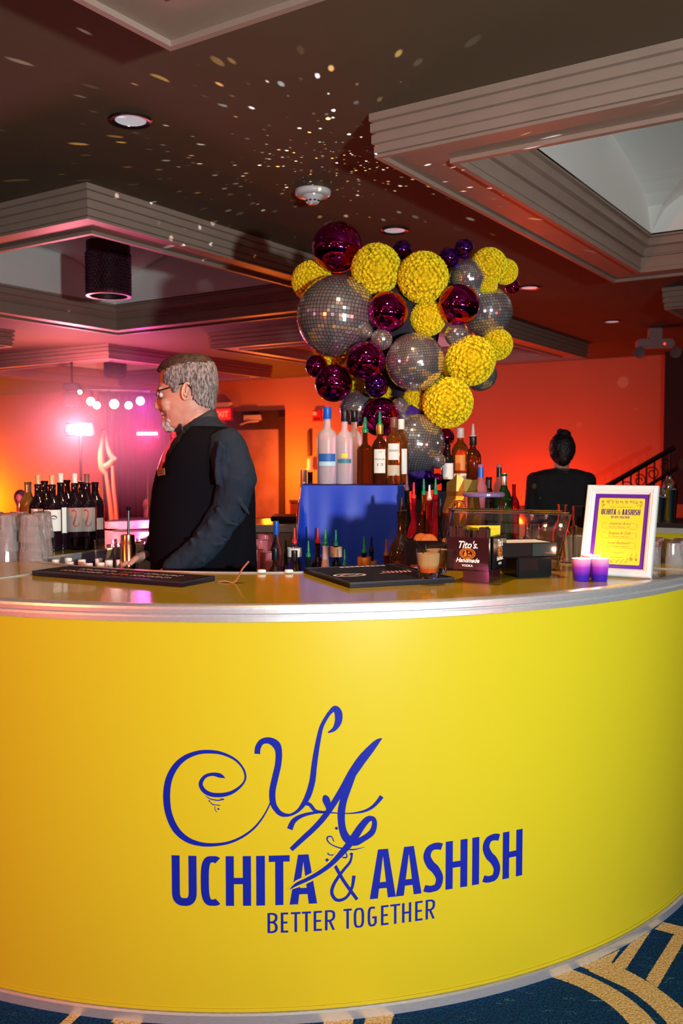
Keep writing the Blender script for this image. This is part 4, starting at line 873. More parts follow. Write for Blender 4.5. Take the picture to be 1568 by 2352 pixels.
def prints_left(t, L, Wd, s):
    for (x0, x1, y, n, mm, h) in ((.07, .24, .055, 9, MW, .022), (.10, .25, .105, 9, MW, .022), (.35, .50, .055, 9, MW, .022), (.36, .50, .105, 8, MW, .022), (.26, .34, .055, 3, MO, .03), (.27, .345, .105, 4, MO, .02)):
        for k in range(n):
            bm = B(); x = x0+(x1-x0)*(k+.5)/n; w_ = (x1-x0)/n*.8; lean = .004
            poly2(bm, [[(x-w_/2, y-h/2), (x-w_/6, y-h/2), (x-w_/6+lean, y+h/2), (x-w_/2+lean, y+h/2)]], lambda a, b: Vector((a, s*b, .0150)))
            poly2(bm, [[(x-w_/2, y+h*(.5 if k % 2 else 0)-.003), (x+w_/2, y+h*(.5 if k % 2 else 0)-.003), (x+w_/2, y+h*(.5 if k % 2 else 0)+.002), (x-w_/2, y+h*(.5 if k % 2 else 0)+.002)]], lambda a, b: Vector((a, s*b, .0150)))
            obj('print_mark', bm, mm, t, recalc=False)
def prints_right(t, L, Wd, s):
    f = lambda a, b: Vector((a, s*b, .0150))
    bm = B(); c = (L*.20, Wd*.42); poly2(bm, [[(c[0]+.052*math.cos(k*PI/16), c[1]+.036*math.sin(k*PI/16)) for k in range(32)], [(c[0]+.043*math.cos(k*PI/16), c[1]+.028*math.sin(k*PI/16)) for k in range(32)]], f)
    strip(bm, ribbon2d([(c[0]-.035, c[1]-.01, .006), (c[0]-.01, c[1]+.012, .010), (c[0]+.01, c[1]-.006, .010), (c[0]+.035, c[1]+.008, .006)], 5), f); obj('print_emblem', bm, MW, t, recalc=False)
    bm = B()
    for k in range(7): strip(bm, ribbon2d([(L*.55+k*.014, Wd*.42, .006), (L*.58+k*.014, Wd*.48, .010), (L*.60+k*.014, Wd*.56, .004)], 4), f)
    strip(bm, ribbon2d([(L*.50, Wd*.42, .008), (L*.6, Wd*.46, .012), (L*.66, Wd*.44, .006)], 4), f); obj('print_script', bm, mat('mat_print_pink', (.55, .25, .25), .5), t, recalc=False)
    bm = B()
    for k in range(9): poly2(bm, [[(L*.34+k*.018, Wd*.90), (L*.34+k*.018+.014, Wd*.90), (L*.34+k*.018+.014, Wd*.95), (L*.34+k*.018, Wd*.95)]], f)
    obj('print_line', bm, MW, t, recalc=False)
mat_thing('bar_mat', 'long narrow black rubber bar mat at left with white and orange lettering', onz(74, 1322, Z), onz(418, 1349, Z), onz(140, 1309, Z), prints_left)
mat_thing('bar_mat', 'wide black rubber bar mat at centre with white oval emblem, under the cocktails', onz(803, 1351, Z), onz(1043, 1338, Z), onz(686, 1316, Z), prints_right)
# ticket strip
tk = thing('paper_ticket', 'narrow orange paper strip curling up beside the left bar mat', 'ticket')
a = onz(505, 1336, Z+.0008); b = onz(540, 1338, Z+.0008); nrm = Vector((.2, 1, 0)).normalized()
pts = [a, a.lerp(b, .5)+Vector((0, 0, .003)), b, b+Vector((.012, .002, .014)), b+Vector((.025, .004, .038)), b+Vector((.045, .006, .062))]
pts = [Vector(q) for q in catmull([tuple(p) for p in pts], 5)]; bm = B(); prev = None
for p in pts:
    v = (bm.verts.new(p-nrm*.011), bm.verts.new(p+nrm*.011+Vector((-.010, 0, 0))))
    if prev: bm.faces.new((prev[0], prev[1], v[1], v[0]))
    prev = v
o = obj('strip_body', bm, mat('ticket_paper', (.62, .30, .20), .6), tk, recalc=False); md = o.modifiers.new('s', 'SOLIDIFY'); md.thickness = .0006
bm = B(); q = pts[-5:]; prev = None
for p in q[:4]:
    v = (bm.verts.new(p-nrm*.006+Vector((0, -.0012, 0))), bm.verts.new(p+nrm*.003+Vector((-.006, -.0012, 0))))
    if prev: bm.faces.new((prev[0], prev[1], v[1], v[0]))
    prev = v
obj('ticket_print', bm, mat('ticket_ink', (.18, .05, .04), .6), tk, recalc=False)
# cocktails
def cocktail(px, py, label, fill=.62, s=1.0):
    zb = Z+.0152; p = onz(px, py, zb); t = thing('cocktail_glass', label, 'glass', (p.x, p.y, zb+.0006), 0, 'orange cocktails on the centre bar mat')
    R, H = .0365*s, .086*s; bm = B(); n = 40
    def ring(r, z, fl): return [bm.verts.new(((r*(1-fl*(.5-.5*math.cos(10*a))))*math.cos(a), (r*(1-fl*(.5-.5*math.cos(10*a))))*math.sin(a), z)) for a in [2*PI*k/n for k in range(n)]]
    rs = [ring(R*.74, 0, .0), ring(R*.80, .004, .12), ring(R*.84, H*.35, .12), ring(R*.90, H*.48, .0), ring(R, H, 0), ring(R*.95, H, 0), ring(R*.86, H*.5, 0), ring(R*.72, H*.2, 0)]
    for A, C in zip(rs, rs[1:]):
        for k in range(n): bm.faces.new((A[k], A[(k+1) % n], C[(k+1) % n], C[k]))
    bm.faces.new(rs[0]); bm.faces.new(rs[-1]); obj('tumbler', bm, GLASS, t, True)
    bm = B(); lathe(bm, [(0, H*.205), (R*.71, H*.205), (R*.855, H*.5), (R*.92, H*.84), (0, H*.84)], 32)
    m = bpy.data.materials.get('cocktail_liquid')
    if not m:
        m = mat('cocktail_liquid', (.85, .42, .10), .15, trans=.1, ior=1.33); b_ = m.node_tree.nodes['Principled BSDF']; N = m.node_tree.nodes; tcn = N.new('ShaderNodeTexCoord'); sx_ = N.new('ShaderNodeSeparateXYZ'); r_ = N.new('ShaderNodeValToRGB'); mr = N.new('ShaderNodeMapRange')
        mr.inputs[1].default_value = .015; mr.inputs[2].default_value = .06; r_.color_ramp.elements[0].color = (.85, .16, .03, 1); r_.color_ramp.elements[1].color = (.90, .62, .28, 1); r_.color_ramp.elements[0].position = .25; r_.color_ramp.elements[1].position = .6
        lk = m.node_tree.links; lk.new(tcn.outputs['Object'], sx_.inputs[0]); lk.new(sx_.outputs[2], mr.inputs[0]); lk.new(mr.outputs[0], r_.inputs[0]); lk.new(r_.outputs[0], b_.inputs['Base Color'])
    obj('drink', bm, m, t)
    bm = B(); ball(bm, (0, 0, H*.22), .008, 10, 8); obj('cherry', bm, mat('cherry_red', (.5, .01, .01), .2), t, True)
    return t, p
ct, cp = cocktail(983, 1328, 'nearest orange cocktail in a fluted rocks glass on the centre mat')
bm = B(); tube(bm, [(.015, 0, .03), (-.040, .005, .112)], .0016, 8); obj('stirrer', bm, BLK, ct)
cocktail(1003, 1316, 'second orange cocktail half hidden behind the nearest one')
# garnish tray + orange
gt_ = thing('garnish_tray', 'small black garnish tray behind the cocktails', 'tray'); p = onz(975, 1296, Z)
zt_ = at(975, 1241, p.y).z
bm = B(); c = (p.x, p.y+.03)
for cx, cy, lx, ly, z0, z1 in ((c[0], c[1], .13, .10, Z+.0005, zt_-.03), (c[0], c[1]-.0475, .13, .005, zt_-.03, zt_), (c[0], c[1]+.0475, .13, .005, zt_-.03, zt_), (c[0]-.0625, c[1], .005, .09, zt_-.03, zt_), (c[0]+.0625, c[1], .005, .09, zt_-.03, zt_)): box(bm, (cx, cy, (z0+z1)/2), (lx, ly, z1-z0))
obj('tray_body', bm, BLKM, gt_)
for k, (dx, dy, lab) in enumerate(((.015, -.02, 'orange slice standing up at the front of the black garnish tray'), (-.005, .01, 'orange slice lying behind in the black garnish tray'))):
    t = thing('orange_slice', lab, 'fruit', (c[0]+dx, c[1]+dy, zt_-.008), .3*k, 'orange slices in the garnish tray'); M = Matrix.Rotation(1.05, 4, 'X')
    bm = B(); lathe(bm, [(0, 0), (.030, 0), (.032, .002), (.030, .004), (0, .004)], 28, M=M); obj('peel', bm, mat('orange_peel', (.65, .16, .02), .5), t)
    bm = B(); lathe(bm, [(0, .0042), (.026, .0042), (.026, .0050), (0, .0050)], 24, M=M); obj('pulp', bm, mat('orange_pulp', (.80, .32, .06), .35), t)
    for q in range(6):
        a = q*PI/3; bm = B(); tube(bm, [M @ Vector((.003*math.cos(a), .003*math.sin(a), .0052)), M @ Vector((.025*math.cos(a), .025*math.sin(a), .0052))], .0007, 5); obj('segment_line', bm, CREAMLAB, t)
# napkin caddy with vodka print
cdy = thing('napkin_caddy', 'dark glossy vodka caddy full of black stirrers and yellow napkins', 'caddy')
C0 = onz(1121, 1342, Z); th_ = math.radians(27); cdy.location = (C0.x, C0.y, Z+.0005); cdy.rotation_euler = (0, 0, -th_)
wC, dC, zB, zT = .128, .175, .034, .134      # local: x -wC..0 , y 0..dC
BOX = mat('caddy_brown_gloss', (.035, .008, .010), .10, coat=.6, spec=.7)
BOXK = mat('caddy_black_gloss', (.008, .008, .009), .08, coat=.6)
bm = B(); box(bm, (-wC*.36, dC*.45, zB/2), (wC*.62, dC*.62, zB)); obj('pedestal', bm, BOX, cdy)
bm = B(); box(bm, (-wC/2, dC/2, zB+.003), (wC, dC, .005)); obj('floor_plate', bm, BOXK, cdy)
obj('front_plate', bbox((-wC/2, .002, (zB+zT)/2), (wC, .004, zT-zB), 0, .001), BOX, cdy)
obj('side_plate', bbox((-.002, dC*.62, (zB+zT)/2), (.004, dC*.72, zT-zB), 0, .001), BOXK, cdy)
obj('side_plate', bbox((-wC+.002, dC/2, (zB+zT)/2), (.004, dC-.01, zT-zB), 0, .001), BOXK, cdy)
obj('divider', bbox((-wC/2, dC*.30, (zB+zT)/2), (wC-.01, .003, zT-zB-.004)), BOXK, cdy)
obj('back_plate', bbox((-wC/2, dC-.002, (zB+zT)/2), (wC, .004, zT-zB), 0, .001), BOXK, cdy)
obj('corner_post', bbox((-.006, .016, (zB+zT)/2), (.008, .008, zT-zB)), CHROME, cdy)
CW = mat('print_white', (.85, .85, .85), .4); CO = mat('print_orange', (.72, .22, .02), .4)
def caddy_print(side):
    if side == 0: f = lambda x, y: Vector((-wC/2+x, -.0006, zB+y)); k = 1.0
    else: f = lambda x, y: Vector((.0006, dC*.62+x, zB+y)); k = .9
    for txt, s_, y_, sh_, w_, b_ in (("Tito's.", .029, .068, .35, .058, .0006), ('Handmade', .018, .0265, .35, .072, .0005), ('VODKA', .0095, .0135, 0, .034, .0002)):
        bm = B(); text_bm(bm, txt, f, s_, 0, y_, sh_, width=w_*k, bold=b_); obj('brand_word', bm, CW, cdy, recalc=False)
    bm = B(); cx, cy = 0, .052; E = lambda a, b: [(cx+a*k*math.cos(q*PI/20), cy+b*math.sin(q*PI/20)) for q in range(40)]
    poly2(bm, [E(.0245, .0165), E(.0225, .0148)], f); poly2(bm, [E(.0165, .0112), E(.0150, .0100)], f)
    for q in range(26):
        a = q*2*PI/26; x_, y_ = cx+.0195*k*math.cos(a), cy+.013*math.sin(a); poly2(bm, [[(x_-.001, y_-.0012), (x_+.001, y_-.0012), (x_+.001, y_+.0012), (x_-.001, y_+.0012)]], f)
    poly2(bm, [[(-.010*k, .0445), (-.002*k, .0445), (-.002*k, .052), (-.004*k, .057), (-.0045*k, .061), (-.0075*k, .061), (-.008*k, .057), (-.010*k, .052)]], f)
    for q in range(4): poly2(bm, [[(.001*k+q*.0025, .0445), (.0025*k+q*.0025, .0445), (.0025*k+q*.0025, .050), (.001*k+q*.0025, .050)]], f)
    poly2(bm, [E(.003, .0025)], lambda x, y: f(x+.004*k, y+.004)); obj('brand_emblem', bm, CO, cdy, recalc=False)
caddy_print(0); caddy_print(1)
MC = Matrix.Translation((C0.x, C0.y, Z+.0005)) @ Matrix.Rotation(-th_, 4, 'Z')
bmS = B(); box(bmS, (0, 0, .056), (.0032, .030, .112)); meS = bpy.data.meshes.new('black_stirrer'); bmS.to_mesh(meS); bmS.free(); meS.materials.append(mat('stirrer_black', (.010, .012, .015), .3))
for k in range(34):
    x = -.006-(wC-.012)*(k+.5)/34; low = .35 < (k/34) < .6
    o = bpy.data.objects.new('black_napkin', meS); COL.objects.link(o); p = MC @ Vector((x, .022+random.uniform(-.001, .001), zB+.0065)); o.location = p
    o.rotation_euler = (0, random.gauss(0, .01)+(.12 if .5 > k/34 > .15 else 0), -th_); o.scale = (1, 1, random.uniform(1.06, 1.12)-(.10 if low else 0))
    tag(o, 'folded black napkin edge standing in the front of the vodka caddy', 'napkin', 'black napkins in the vodka caddy')
for k in range(6):
    h = .108+.004*(k % 3); bm = B(); box(bm, (0, 0, h/2), (.100, .009, h)); 
    for v in bm.verts:
        if v.co.z > .05: v.co.z += .006*math.sin(v.co.x*40+k)
    o = obj('yellow_napkin', bm, mat('napkin_yellow', (.80, .62, .02), .7)); o.location = MC @ Vector((-wC/2, dC*.30+.016+k*.0165, zB+.0065)); o.rotation_euler = (0, 0, -th_)
    tag(o, 'yellow folded napkin in the back pocket of the vodka caddy, %s row' % ('front', 'second', 'third', 'fourth', 'fifth', 'rear')[k], 'napkin', 'yellow napkins in the vodka caddy')
# black organiser with white napkins
og = thing('bar_organizer', 'black two-tier plastic organizer right of the vodka caddy', 'caddy'); G0 = onz(1198, 1328, Z); og.location = (G0.x, G0.y, Z+.0005); og.rotation_euler = (0, 0, math.radians(14))
obj('lower_box', bbox((.045, .065, .031), (.115, .12, .062), 0, .004), BLK, og)
GKB = mat('smoked_plastic', (.02, .035, .035), .12, coat=.4)
bm = B(); z0, z1 = .0625, .108
for cx, cy, lx, ly, a_, b_ in ((.02, .065, .19, .14, z0, z0+.005), (.02, -.003, .19, .004, z0, z1), (.02, .133, .19, .004, z0, z1), (-.073, .065, .004, .14, z0, z1), (.113, .065, .004, .14, z0, z1)): box(bm, (cx, cy, (a_+b_)/2), (lx, ly, b_-a_))
obj('upper_tray', bm, BLK, og)
obj('side_window', bbox((.07, -.0065, .086), (.08, .003, .038), 0, .001), GKB, og)
MO_ = Matrix.Translation(og.location) @ Matrix.Rotation(og.rotation_euler.z, 4, 'Z')
for k in range(7):
    o = obj('white_napkin', bbox((0, 0, 0), (.165-.004*(k % 2), .118, .0052), 0, .0015), mat('napkin_white', (.80, .84, .86), .7)); o.location = MO_ @ Vector((.02, .065, .0705+k*.0056)); o.rotation_euler = (0, 0, og.rotation_euler.z+random.gauss(0, .02))
    tag(o, 'white cocktail napkin stacked in the black organizer, %s from the bottom' % ('first', 'second', 'third', 'fourth', 'fifth', 'sixth', 'seventh')[k], 'napkin', 'white napkins in the black organizer')
# acrylic bin
ab = thing('acrylic_bin', 'clear slanted acrylic bin behind the vodka caddy', 'container')
def quad_prism(P, th):
    a, b, c, d = [Vector(p) for p in P]; n = (b-a).cross(d-a).normalized()*th; bm = B()
    lo = [bm.verts.new(p) for p in (a, b, c, d)]; hi = [bm.verts.new(p+n) for p in (a, b, c, d)]
    bm.faces.new(lo); bm.faces.new(hi)
    for k in range(4): bm.faces.new((lo[k], lo[(k+1) % 4], hi[(k+1) % 4], hi[k]))
    return bm
fl_, fr_ = onz(1012, 1302, Z+.001), onz(1278, 1302, Z+.001); fl_.y = fr_.y = 3.10; fl_ = Vector((at(1012, 1300, 3.02).x, 3.02, Z+.001)); fr_ = Vector((at(1276, 1300, 3.02).x, 3.02, Z+.001))
tl_, tr_ = at(1040, 1174, 3.00), at(1310, 1180, 3.00); bk = Vector((0, .12, 0))
for nm, P in (('front_wall', (fl_, fr_, tr_, tl_)), ('back_wall', (fl_+bk, fr_+bk, tr_+bk, tl_+bk)), ('left_wall', (fl_, fl_+bk, tl_+bk, tl_)), ('right_wall', (fr_, fr_+bk, tr_+bk, tr_)), ('bin_floor', (fl_, fr_, fr_+bk, fl_+bk))): obj(nm, quad_prism(P, .0035), ACRYL, ab)
bm = B(); tube(bm, [tl_, tr_, tr_+bk, tl_+bk, tl_], .0045, 8); obj('rolled_rim', bm, ACRYL, ab, True)
bm = B(); tube(bm, [fr_, tr_], .005, 8); obj('corner_edge', bm, ACRYL, ab, True); bm = B(); tube(bm, [fl_, tl_], .005, 8); obj('corner_edge', bm, ACRYL, ab, True)
# pitcher
def glass_thing(name, label, px, d, prof, zb=Z, group=None, material=GLASS, seg=28, part='glass_body', cat='glass', rot=0, sq=False):
    p = at(px, 1200, d); t = thing(name, label, cat, (p.x, p.y, zb+.0006), rot, group); bm = B(); lathe(bm, prof, 4 if sq else seg); obj(part, bm, material, t, not sq); return t
def cup(r0, r1, H, th=.003, base=.006): return [(0, 0), (r0, 0), (r1, H), (r1-th, H), (r0-th, base), (0, base)]
pt_ = glass_thing('clear_pitcher', 'large clear round lidded container behind the vodka caddy', 1110, 3.44, [(0, 0), (.060, 0), (.066, .01), (.070, .21), (.0735, .222), (.0735, .244), (.0705, .244), (.067, .214), (.063, .014), (0, .01)], cat='pitcher', material=ACRYL)
pt_.location.z = .8; pt_.location.y = 3.44
hz = at(1110, 1133, 3.44).z-.8
for ch in list(pt_.children): ch.scale = (1, 1, hz/.244)
bm = B(); ring_h = hz; lathe(bm, [(.074, ring_h-.012), (.078, ring_h-.008), (.078, ring_h), (.070, ring_h+.004), (0, ring_h+.004)], 32); obj('lid', bm, mat('lid_violet', (.35, .25, .6), .1, trans=.5), pt_, True)
for q in (.35, .7): bm = B(); lathe(bm, [(.069+.004*q, hz*q), (.073+.004*q, hz*q+.003), (.069+.004*q, hz*q+.006)], 32); obj('rib', bm, ACRYL, pt_, True)
bm = B(); tube(bm, catmull([(-.07, 0, hz*.93), (-.105, 0, hz*.93), (-.118, 0, hz*.8), (-.10, 0, hz*.62), (-.068, 0, hz*.55)], 6), .006, 8); obj('handle', bm, ACRYL, pt_, True)
# green tinted bottle just right of the pitcher, carafes in the bin
t = bottle((at(1166, 1200, 3.36).x, 3.36, .8), .46, .026, 'liquor', 'green', 'green glass bottle just right of the clear container', name='glass_bottle')
gp = 'clear glass carafes in and behind the acrylic bin'
CAR = lambda H, R: [(0, 0), (R*.95, 0), (R, .006), (R, H*.50), (R*.75, H*.62), (R*.42, H*.74), (R*.42, H*.96), (R*.50, H), (R*.42, H), (R*.36, H*.96), (R*.36, H*.74), (R*.7, H*.6), (R-.003, H*.49), (R-.003, .008), (0, .008)]
for px, d, H, R, lab in ((1212, 3.16, .135, .024, 'small clear glass cruet, left one inside the acrylic bin'), (1240, 3.22, .13, .020, 'slim clear glass cruet, middle one inside the acrylic bin'), (1290, 3.36, .20, .038, 'rose-lit clear carafe at the right end of the acrylic bin')):
    t = glass_thing('glass_carafe', lab, px, d, CAR(H, R), group=gp, cat='carafe', zb=Z if d > 3.31 else Z+.006)
t = glass_thing('glass_beaker', 'tall clear glass with pink highlights right of the acrylic bin', 1303, 3.25, cup(.022, .028, .13), cat='glass', group='clear glasses by the picture frame')
t = glass_thing('glass_cylinder', 'tall clear cylinder glass at the left side of the picture frame', 1334, 3.1, cup(.026, .03, .205), cat='glass', group='clear glasses by the picture frame')
pc = at(1316, 1262, 3.3); t = thing('paper_cup', 'white paper cup behind the candles near the frame', 'cup', (pc.x, pc.y, Z+.0005)); bm = B(); lathe(bm, cup(.026, .034, .09, .0015), 24); obj('cup_body', bm, WHTLAB, t, True); bm = B(); lathe(bm, [(.0335, .088), (.036, .09), (.0335, .092)], 24); obj('cup_rim', bm, WHTLAB, t, True)
# frame with the printed drinks sign
FBR, FBL = onz(1494, 1331, Z+.001), onz(1328, 1321, Z+.001); rv = (FBR-FBL); FW = rv.length; rv.normalize(); nb = Vector((-rv.y, rv.x, 0)); 
if nb.y < 0: nb = -nb
lean = math.radians(19.5); upv = nb*math.sin(lean)+Vector((0, 0, math.cos(lean))); FH = .292
nf = upv.cross(rv).normalized()
if nf.y > 0: nf = -nf
FF = lambda x, y, z=0.0: FBL+rv*x+upv*y+nf*z+Vector((0, 0, .004))
fm = thing('picture_frame', 'white picture frame with a yellow and purple drinks sign leaning back', 'frame')
def fquad(bm, pts): bm.faces.new([bm.verts.new(FF(*p)) for p in pts])
fwid = .026; prof = [(0, -.018), (0, .002), (.003, .006), (.013, .007), (.016, .003), (.019, .004), (fwid, -.006), (fwid, -.018)]
for side in range(4):
    bm = B(); rows = []
    for o_, z_ in prof:
        c4 = [(o_, o_), (FW-o_, o_), (FW-o_, FH-o_), (o_, FH-o_)]; a, b = c4[side], c4[(side+1) % 4]; rows.append((bm.verts.new(FF(a[0], a[1], z_)), bm.verts.new(FF(b[0], b[1], z_))))
    for A, C in zip(rows, rows[1:]+rows[:1]): bm.faces.new((A[0], A[1], C[1], C[0]))
    obj('frame_rail', bm, WHT, fm)
bm = B(); fquad(bm, [(.003, .003, -.0185), (FW-.003, .003, -.0185), (FW-.003, FH-.003, -.0185), (.003, FH-.003, -.0185)]); obj('backing_board', bm, BLKM, fm, recalc=False)
i0, i1, j0, j1 = fwid-.001, FW-fwid+.001, fwid-.001, FH-fwid+.001
bm = B(); fquad(bm, [(i0, j0, -.010), (i1, j0, -.010), (i1, j1, -.010), (i0, j1, -.010)]); cardm = obj('sign_card', bm, PURP, fm, recalc=False)
mg = .014; a0, a1, b0, b1 = i0+mg, i1-mg, j0+mg, j1-mg
def rrect(x0, y0, x1, y1, r, n=4):
    P = []
    for cx, cy, s in ((x1-r, y0+r, -PI/2), (x1-r, y1-r, 0), (x0+r, y1-r, PI/2), (x0+r, y0+r, PI)): P += [(cx+r*math.cos(s+PI/2*k/n), cy+r*math.sin(s+PI/2*k/n)) for k in range(n+1)]
    return P
bm = B(); poly2(bm, [rrect(a0, b0, a1, b1, .004)], lambda x, y: FF(x, y, -.0096)); obj('yellow_panel', bm, SIGNY, cardm, recalc=False)
SF = lambda x, y: FF(x, y, -.0092); cx = (a0+a1)/2; PWd = a1-a0; PHt = b1-b0; yy = lambda f: b1-PHt*f
SI = mat('sign_ink', (.03, .012, .14), .5); SG = mat('sign_ink_thin', (.16, .12, .04), .5)
bm = B(); X = cx-PWd*.43
wds = [('U', .058), ('C', .05), ('H', .062), ('I', .022), ('T', .052), ('A', .06), (' ', .02), ('&', .06), (' ', .02), ('A', .06), ('A', .06), ('S', .05), ('H', .062), ('I', .022), ('S', .05), ('H', .062)]
tot = sum(w_+.010 for _, w_ in wds); kx = PWd*.86/tot
for ch, w_ in wds:
    if ch != ' ': glyph(bm, ch, X, yy(.255), w_*kx, PHt*.085, w_*kx*.0+.0030 if ch != '&' else .0013, SF)
    X += (w_+.010)*kx
X = cx-PWd*.20; tg = [('B', .045), ('E', .038), ('T', .042), ('T', .042), ('E', .038), ('R', .045), (' ', .03), ('T', .042), ('O', .05), ('G', .05), ('E', .038), ('T', .042), ('H', .048), ('E', .038), ('R', .045)]; tot = sum(w_+.012 for _, w_ in tg); kx = PWd*.40/tot
for ch, w_ in tg:
    if ch != ' ': glyph(bm, ch, X, yy(.310), w_*kx, PHt*.036, .0011, SF)
    X += (w_+.012)*kx
obj('sign_heading', bm, SI, cardm, recalc=False)
bm = B(); text_bm(bm, 'WELCOME TO THE SANGEET IN HONOR OF', SF, .0042, cx, yy(.145), width=PWd*.50); obj('sign_line', bm, SG, cardm, recalc=False)
for i, (nm, ds) in enumerate((('Imperial Army', 'Dark Rum \u2022 Ginger Beer \u2022 Lime'), ('Sangeet & Chill', 'Gin \u2022 Lime Juice \u2022 Sugar Syrup'), ('Sunset Boulevard', 'Sprite \u2022 Grenadine \u2022 Orange Juice'))):
    bm = B(); yt = .395+i*.145; text_bm(bm, nm, SF, .0125, cx, yy(yt+.012), .45, width=PWd*(.50 if i else .48)); text_bm(bm, ds, SF, .0058, cx, yy(yt+.052), width=PWd*.46)
    y1_, y0_ = yy(yt-.012), yy(yt+.070); xl_, xr_ = cx-PWd*.38, cx+PWd*.38; wl = .0007
    for P in ([(cx-PWd*.26, y1_, wl), (xl_+.004, y1_, wl), (xl_, y1_-.004, wl), (xl_, y0_+.004, wl), (xl_+.004, y0_, wl), (xr_-.004, y0_, wl), (xr_, y0_+.004, wl), (xr_, y1_-.004, wl), (xr_-.004, y1_, wl), (cx+PWd*.26, y1_, wl)],): strip(bm, ribbon2d(P, 1), SF)
    obj('sign_entry', bm, SG, cardm, recalc=False)
bm = B()
strip(bm, ribbon2d([(cx-.022, yy(.815), .0004), (cx-.008, yy(.822), .0012), (cx, yy(.84), .0012), (cx+.008, yy(.822), .0012), (cx+.022, yy(.815), .0004)], 5), SF)
strip(bm, ribbon2d([(cx-.018, yy(.895), .0012), (cx+.018, yy(.895), .0012)], 1), SF)
obj('sign_flourish', bm, SG, cardm, recalc=False)
bm = B(); rnd = random.Random(6)
def rose(x, y, r):
    for q in range(3):
        s = rnd.random()*6; strip(bm, ribbon2d([(x+r*(1-q*.3)*math.cos(s+k*.9), y+r*(1-q*.3)*math.sin(s+k*.9), .0005) for k in range(6)], 3), SF)
def leaf(x, y, a, l): strip(bm, ribbon2d([(x, y, .0003), (x+l*.4*math.cos(a+.4), y+l*.4*math.sin(a+.4), .0007), (x+l*math.cos(a), y+l*math.sin(a), .0002), (x+l*.4*math.cos(a-.4), y+l*.4*math.sin(a-.4), .0007), (x, y, .0003)], 3), SF)
for k in range(9):
    x = a0+.012+(PWd-.024)*k/8; h = .004+.006*rnd.random(); rose(x, b1-.008-h*.5, .0052 if k % 2 else .0035); leaf(x+.004, b1-.012, rnd.uniform(3.6, 5.8), .009); leaf(x-.004, b1-.008, rnd.uniform(3.2, 6), .008)
    if k in (0, 8): rose(x, b1-.022, .0045); leaf(x, b1-.026, 4.7, .009); leaf(x+(-.006 if k else .006), b1-.02, 4.2, .008)
    if k > 2 or k == 0: rose(x, b0+.009+(.008 if k > 6 else 0), .0045 if k % 2 else .003); leaf(x+.004, b0+.012, rnd.uniform(.6, 2.6), .009)
    if k > 6: rose(x, b0+.022, .0048); leaf(x, b0+.028, 1.4, .010); leaf(x-.01, b0+.016, 2, .008)
obj('rose_ornament', bm, SG, cardm, recalc=False)
bm = B(); M4 = [FF(FW/2-.025, FH*.7, -.019), FF(FW/2+.025, FH*.7, -.019)]; b_ = [FF(FW/2-.03, 0, -.02)+nb*.13, FF(FW/2+.03, 0, -.02)+nb*.13]
for v in b_: v.z = Z+.001
o = obj('easel_back', quad_prism((M4[0], M4[1], b_[1], b_[0]), .003), BLKM, fm); 
# vase + small pieces right
t = glass_thing('glass_vase', 'narrow square clear glass vase behind the right edge of the frame', 1502, 2.93, [(0, 0), (.028, 0), (.028, .09), (.018, .095), (.018, .108), (.015, .108), (.015, .095), (.024, .088), (.024, .01), (0, .01)], cat='vase', sq=True, rot=.5)
meR = tumbler_mesh(); meR.name = 'rack_glass'; q0 = onz(1462, 1302, Z)
for k in range(15):
    i, j = k % 5, k//5; o = bpy.data.objects.new('rack_tumbler', TMB); COL.objects.link(o); o.location = (1.015+i*.066+j*.035, 3.28-i*.045+j*.07, Z+.076+(.0 if j < 3 else .03)); o.rotation_euler = (PI, 0, k); o.scale = (.72, .72, .78)
    if o.location.x > 1.24 or (Vector((o.location.x-BC.x, o.location.y-BC.y)).length > 1.73): o.location.x -= .12; o.location.y += .12
    tag(o, 'small upside-down clear tumbler in the %s row behind the picture frame, %s' % (('front', 'middle', 'back')[j], ('first from the left', 'second from the left', 'third from the left', 'fourth from the left', 'rightmost')[i]), 'glass', 'small tumblers at the right end of the counter')
# candles
FLM = mat('candle_flame', (1, .8, .4), .5, emit=(1, .75, .4), es=14)
def votive_mat():
    m = mat('votive_glass', (.10, .02, .50), .28, trans=.10); nt = m.node_tree; N = nt.nodes; b = N['Principled BSDF']; tc = N.new('ShaderNodeTexCoord'); s = N.new('ShaderNodeSeparateXYZ'); mr = N.new('ShaderNodeMapRange'); mr.inputs[2].default_value = .066; r = N.new('ShaderNodeValToRGB')
    r.color_ramp.elements[0].position = .25; r.color_ramp.elements[0].color = (.045, .012, .40, 1); r.color_ramp.elements[1].position = .95; r.color_ramp.elements[1].color = (.85, .40, .62, 1); e = r.color_ramp.elements.new(.62); e.color = (.38, .04, .55, 1)
    nt.links.new(tc.outputs['Object'], s.inputs[0]); nt.links.new(s.outputs[2], mr.inputs[0]); nt.links.new(mr.outputs[0], r.inputs[0]); nt.links.new(r.outputs[0], b.inputs['Base Color']); return m
VM = votive_mat(); WAX = mat('candle_wax', (.9, .75, .7), .5, sss=.3, emit=(1, .55, .45), es=.6)
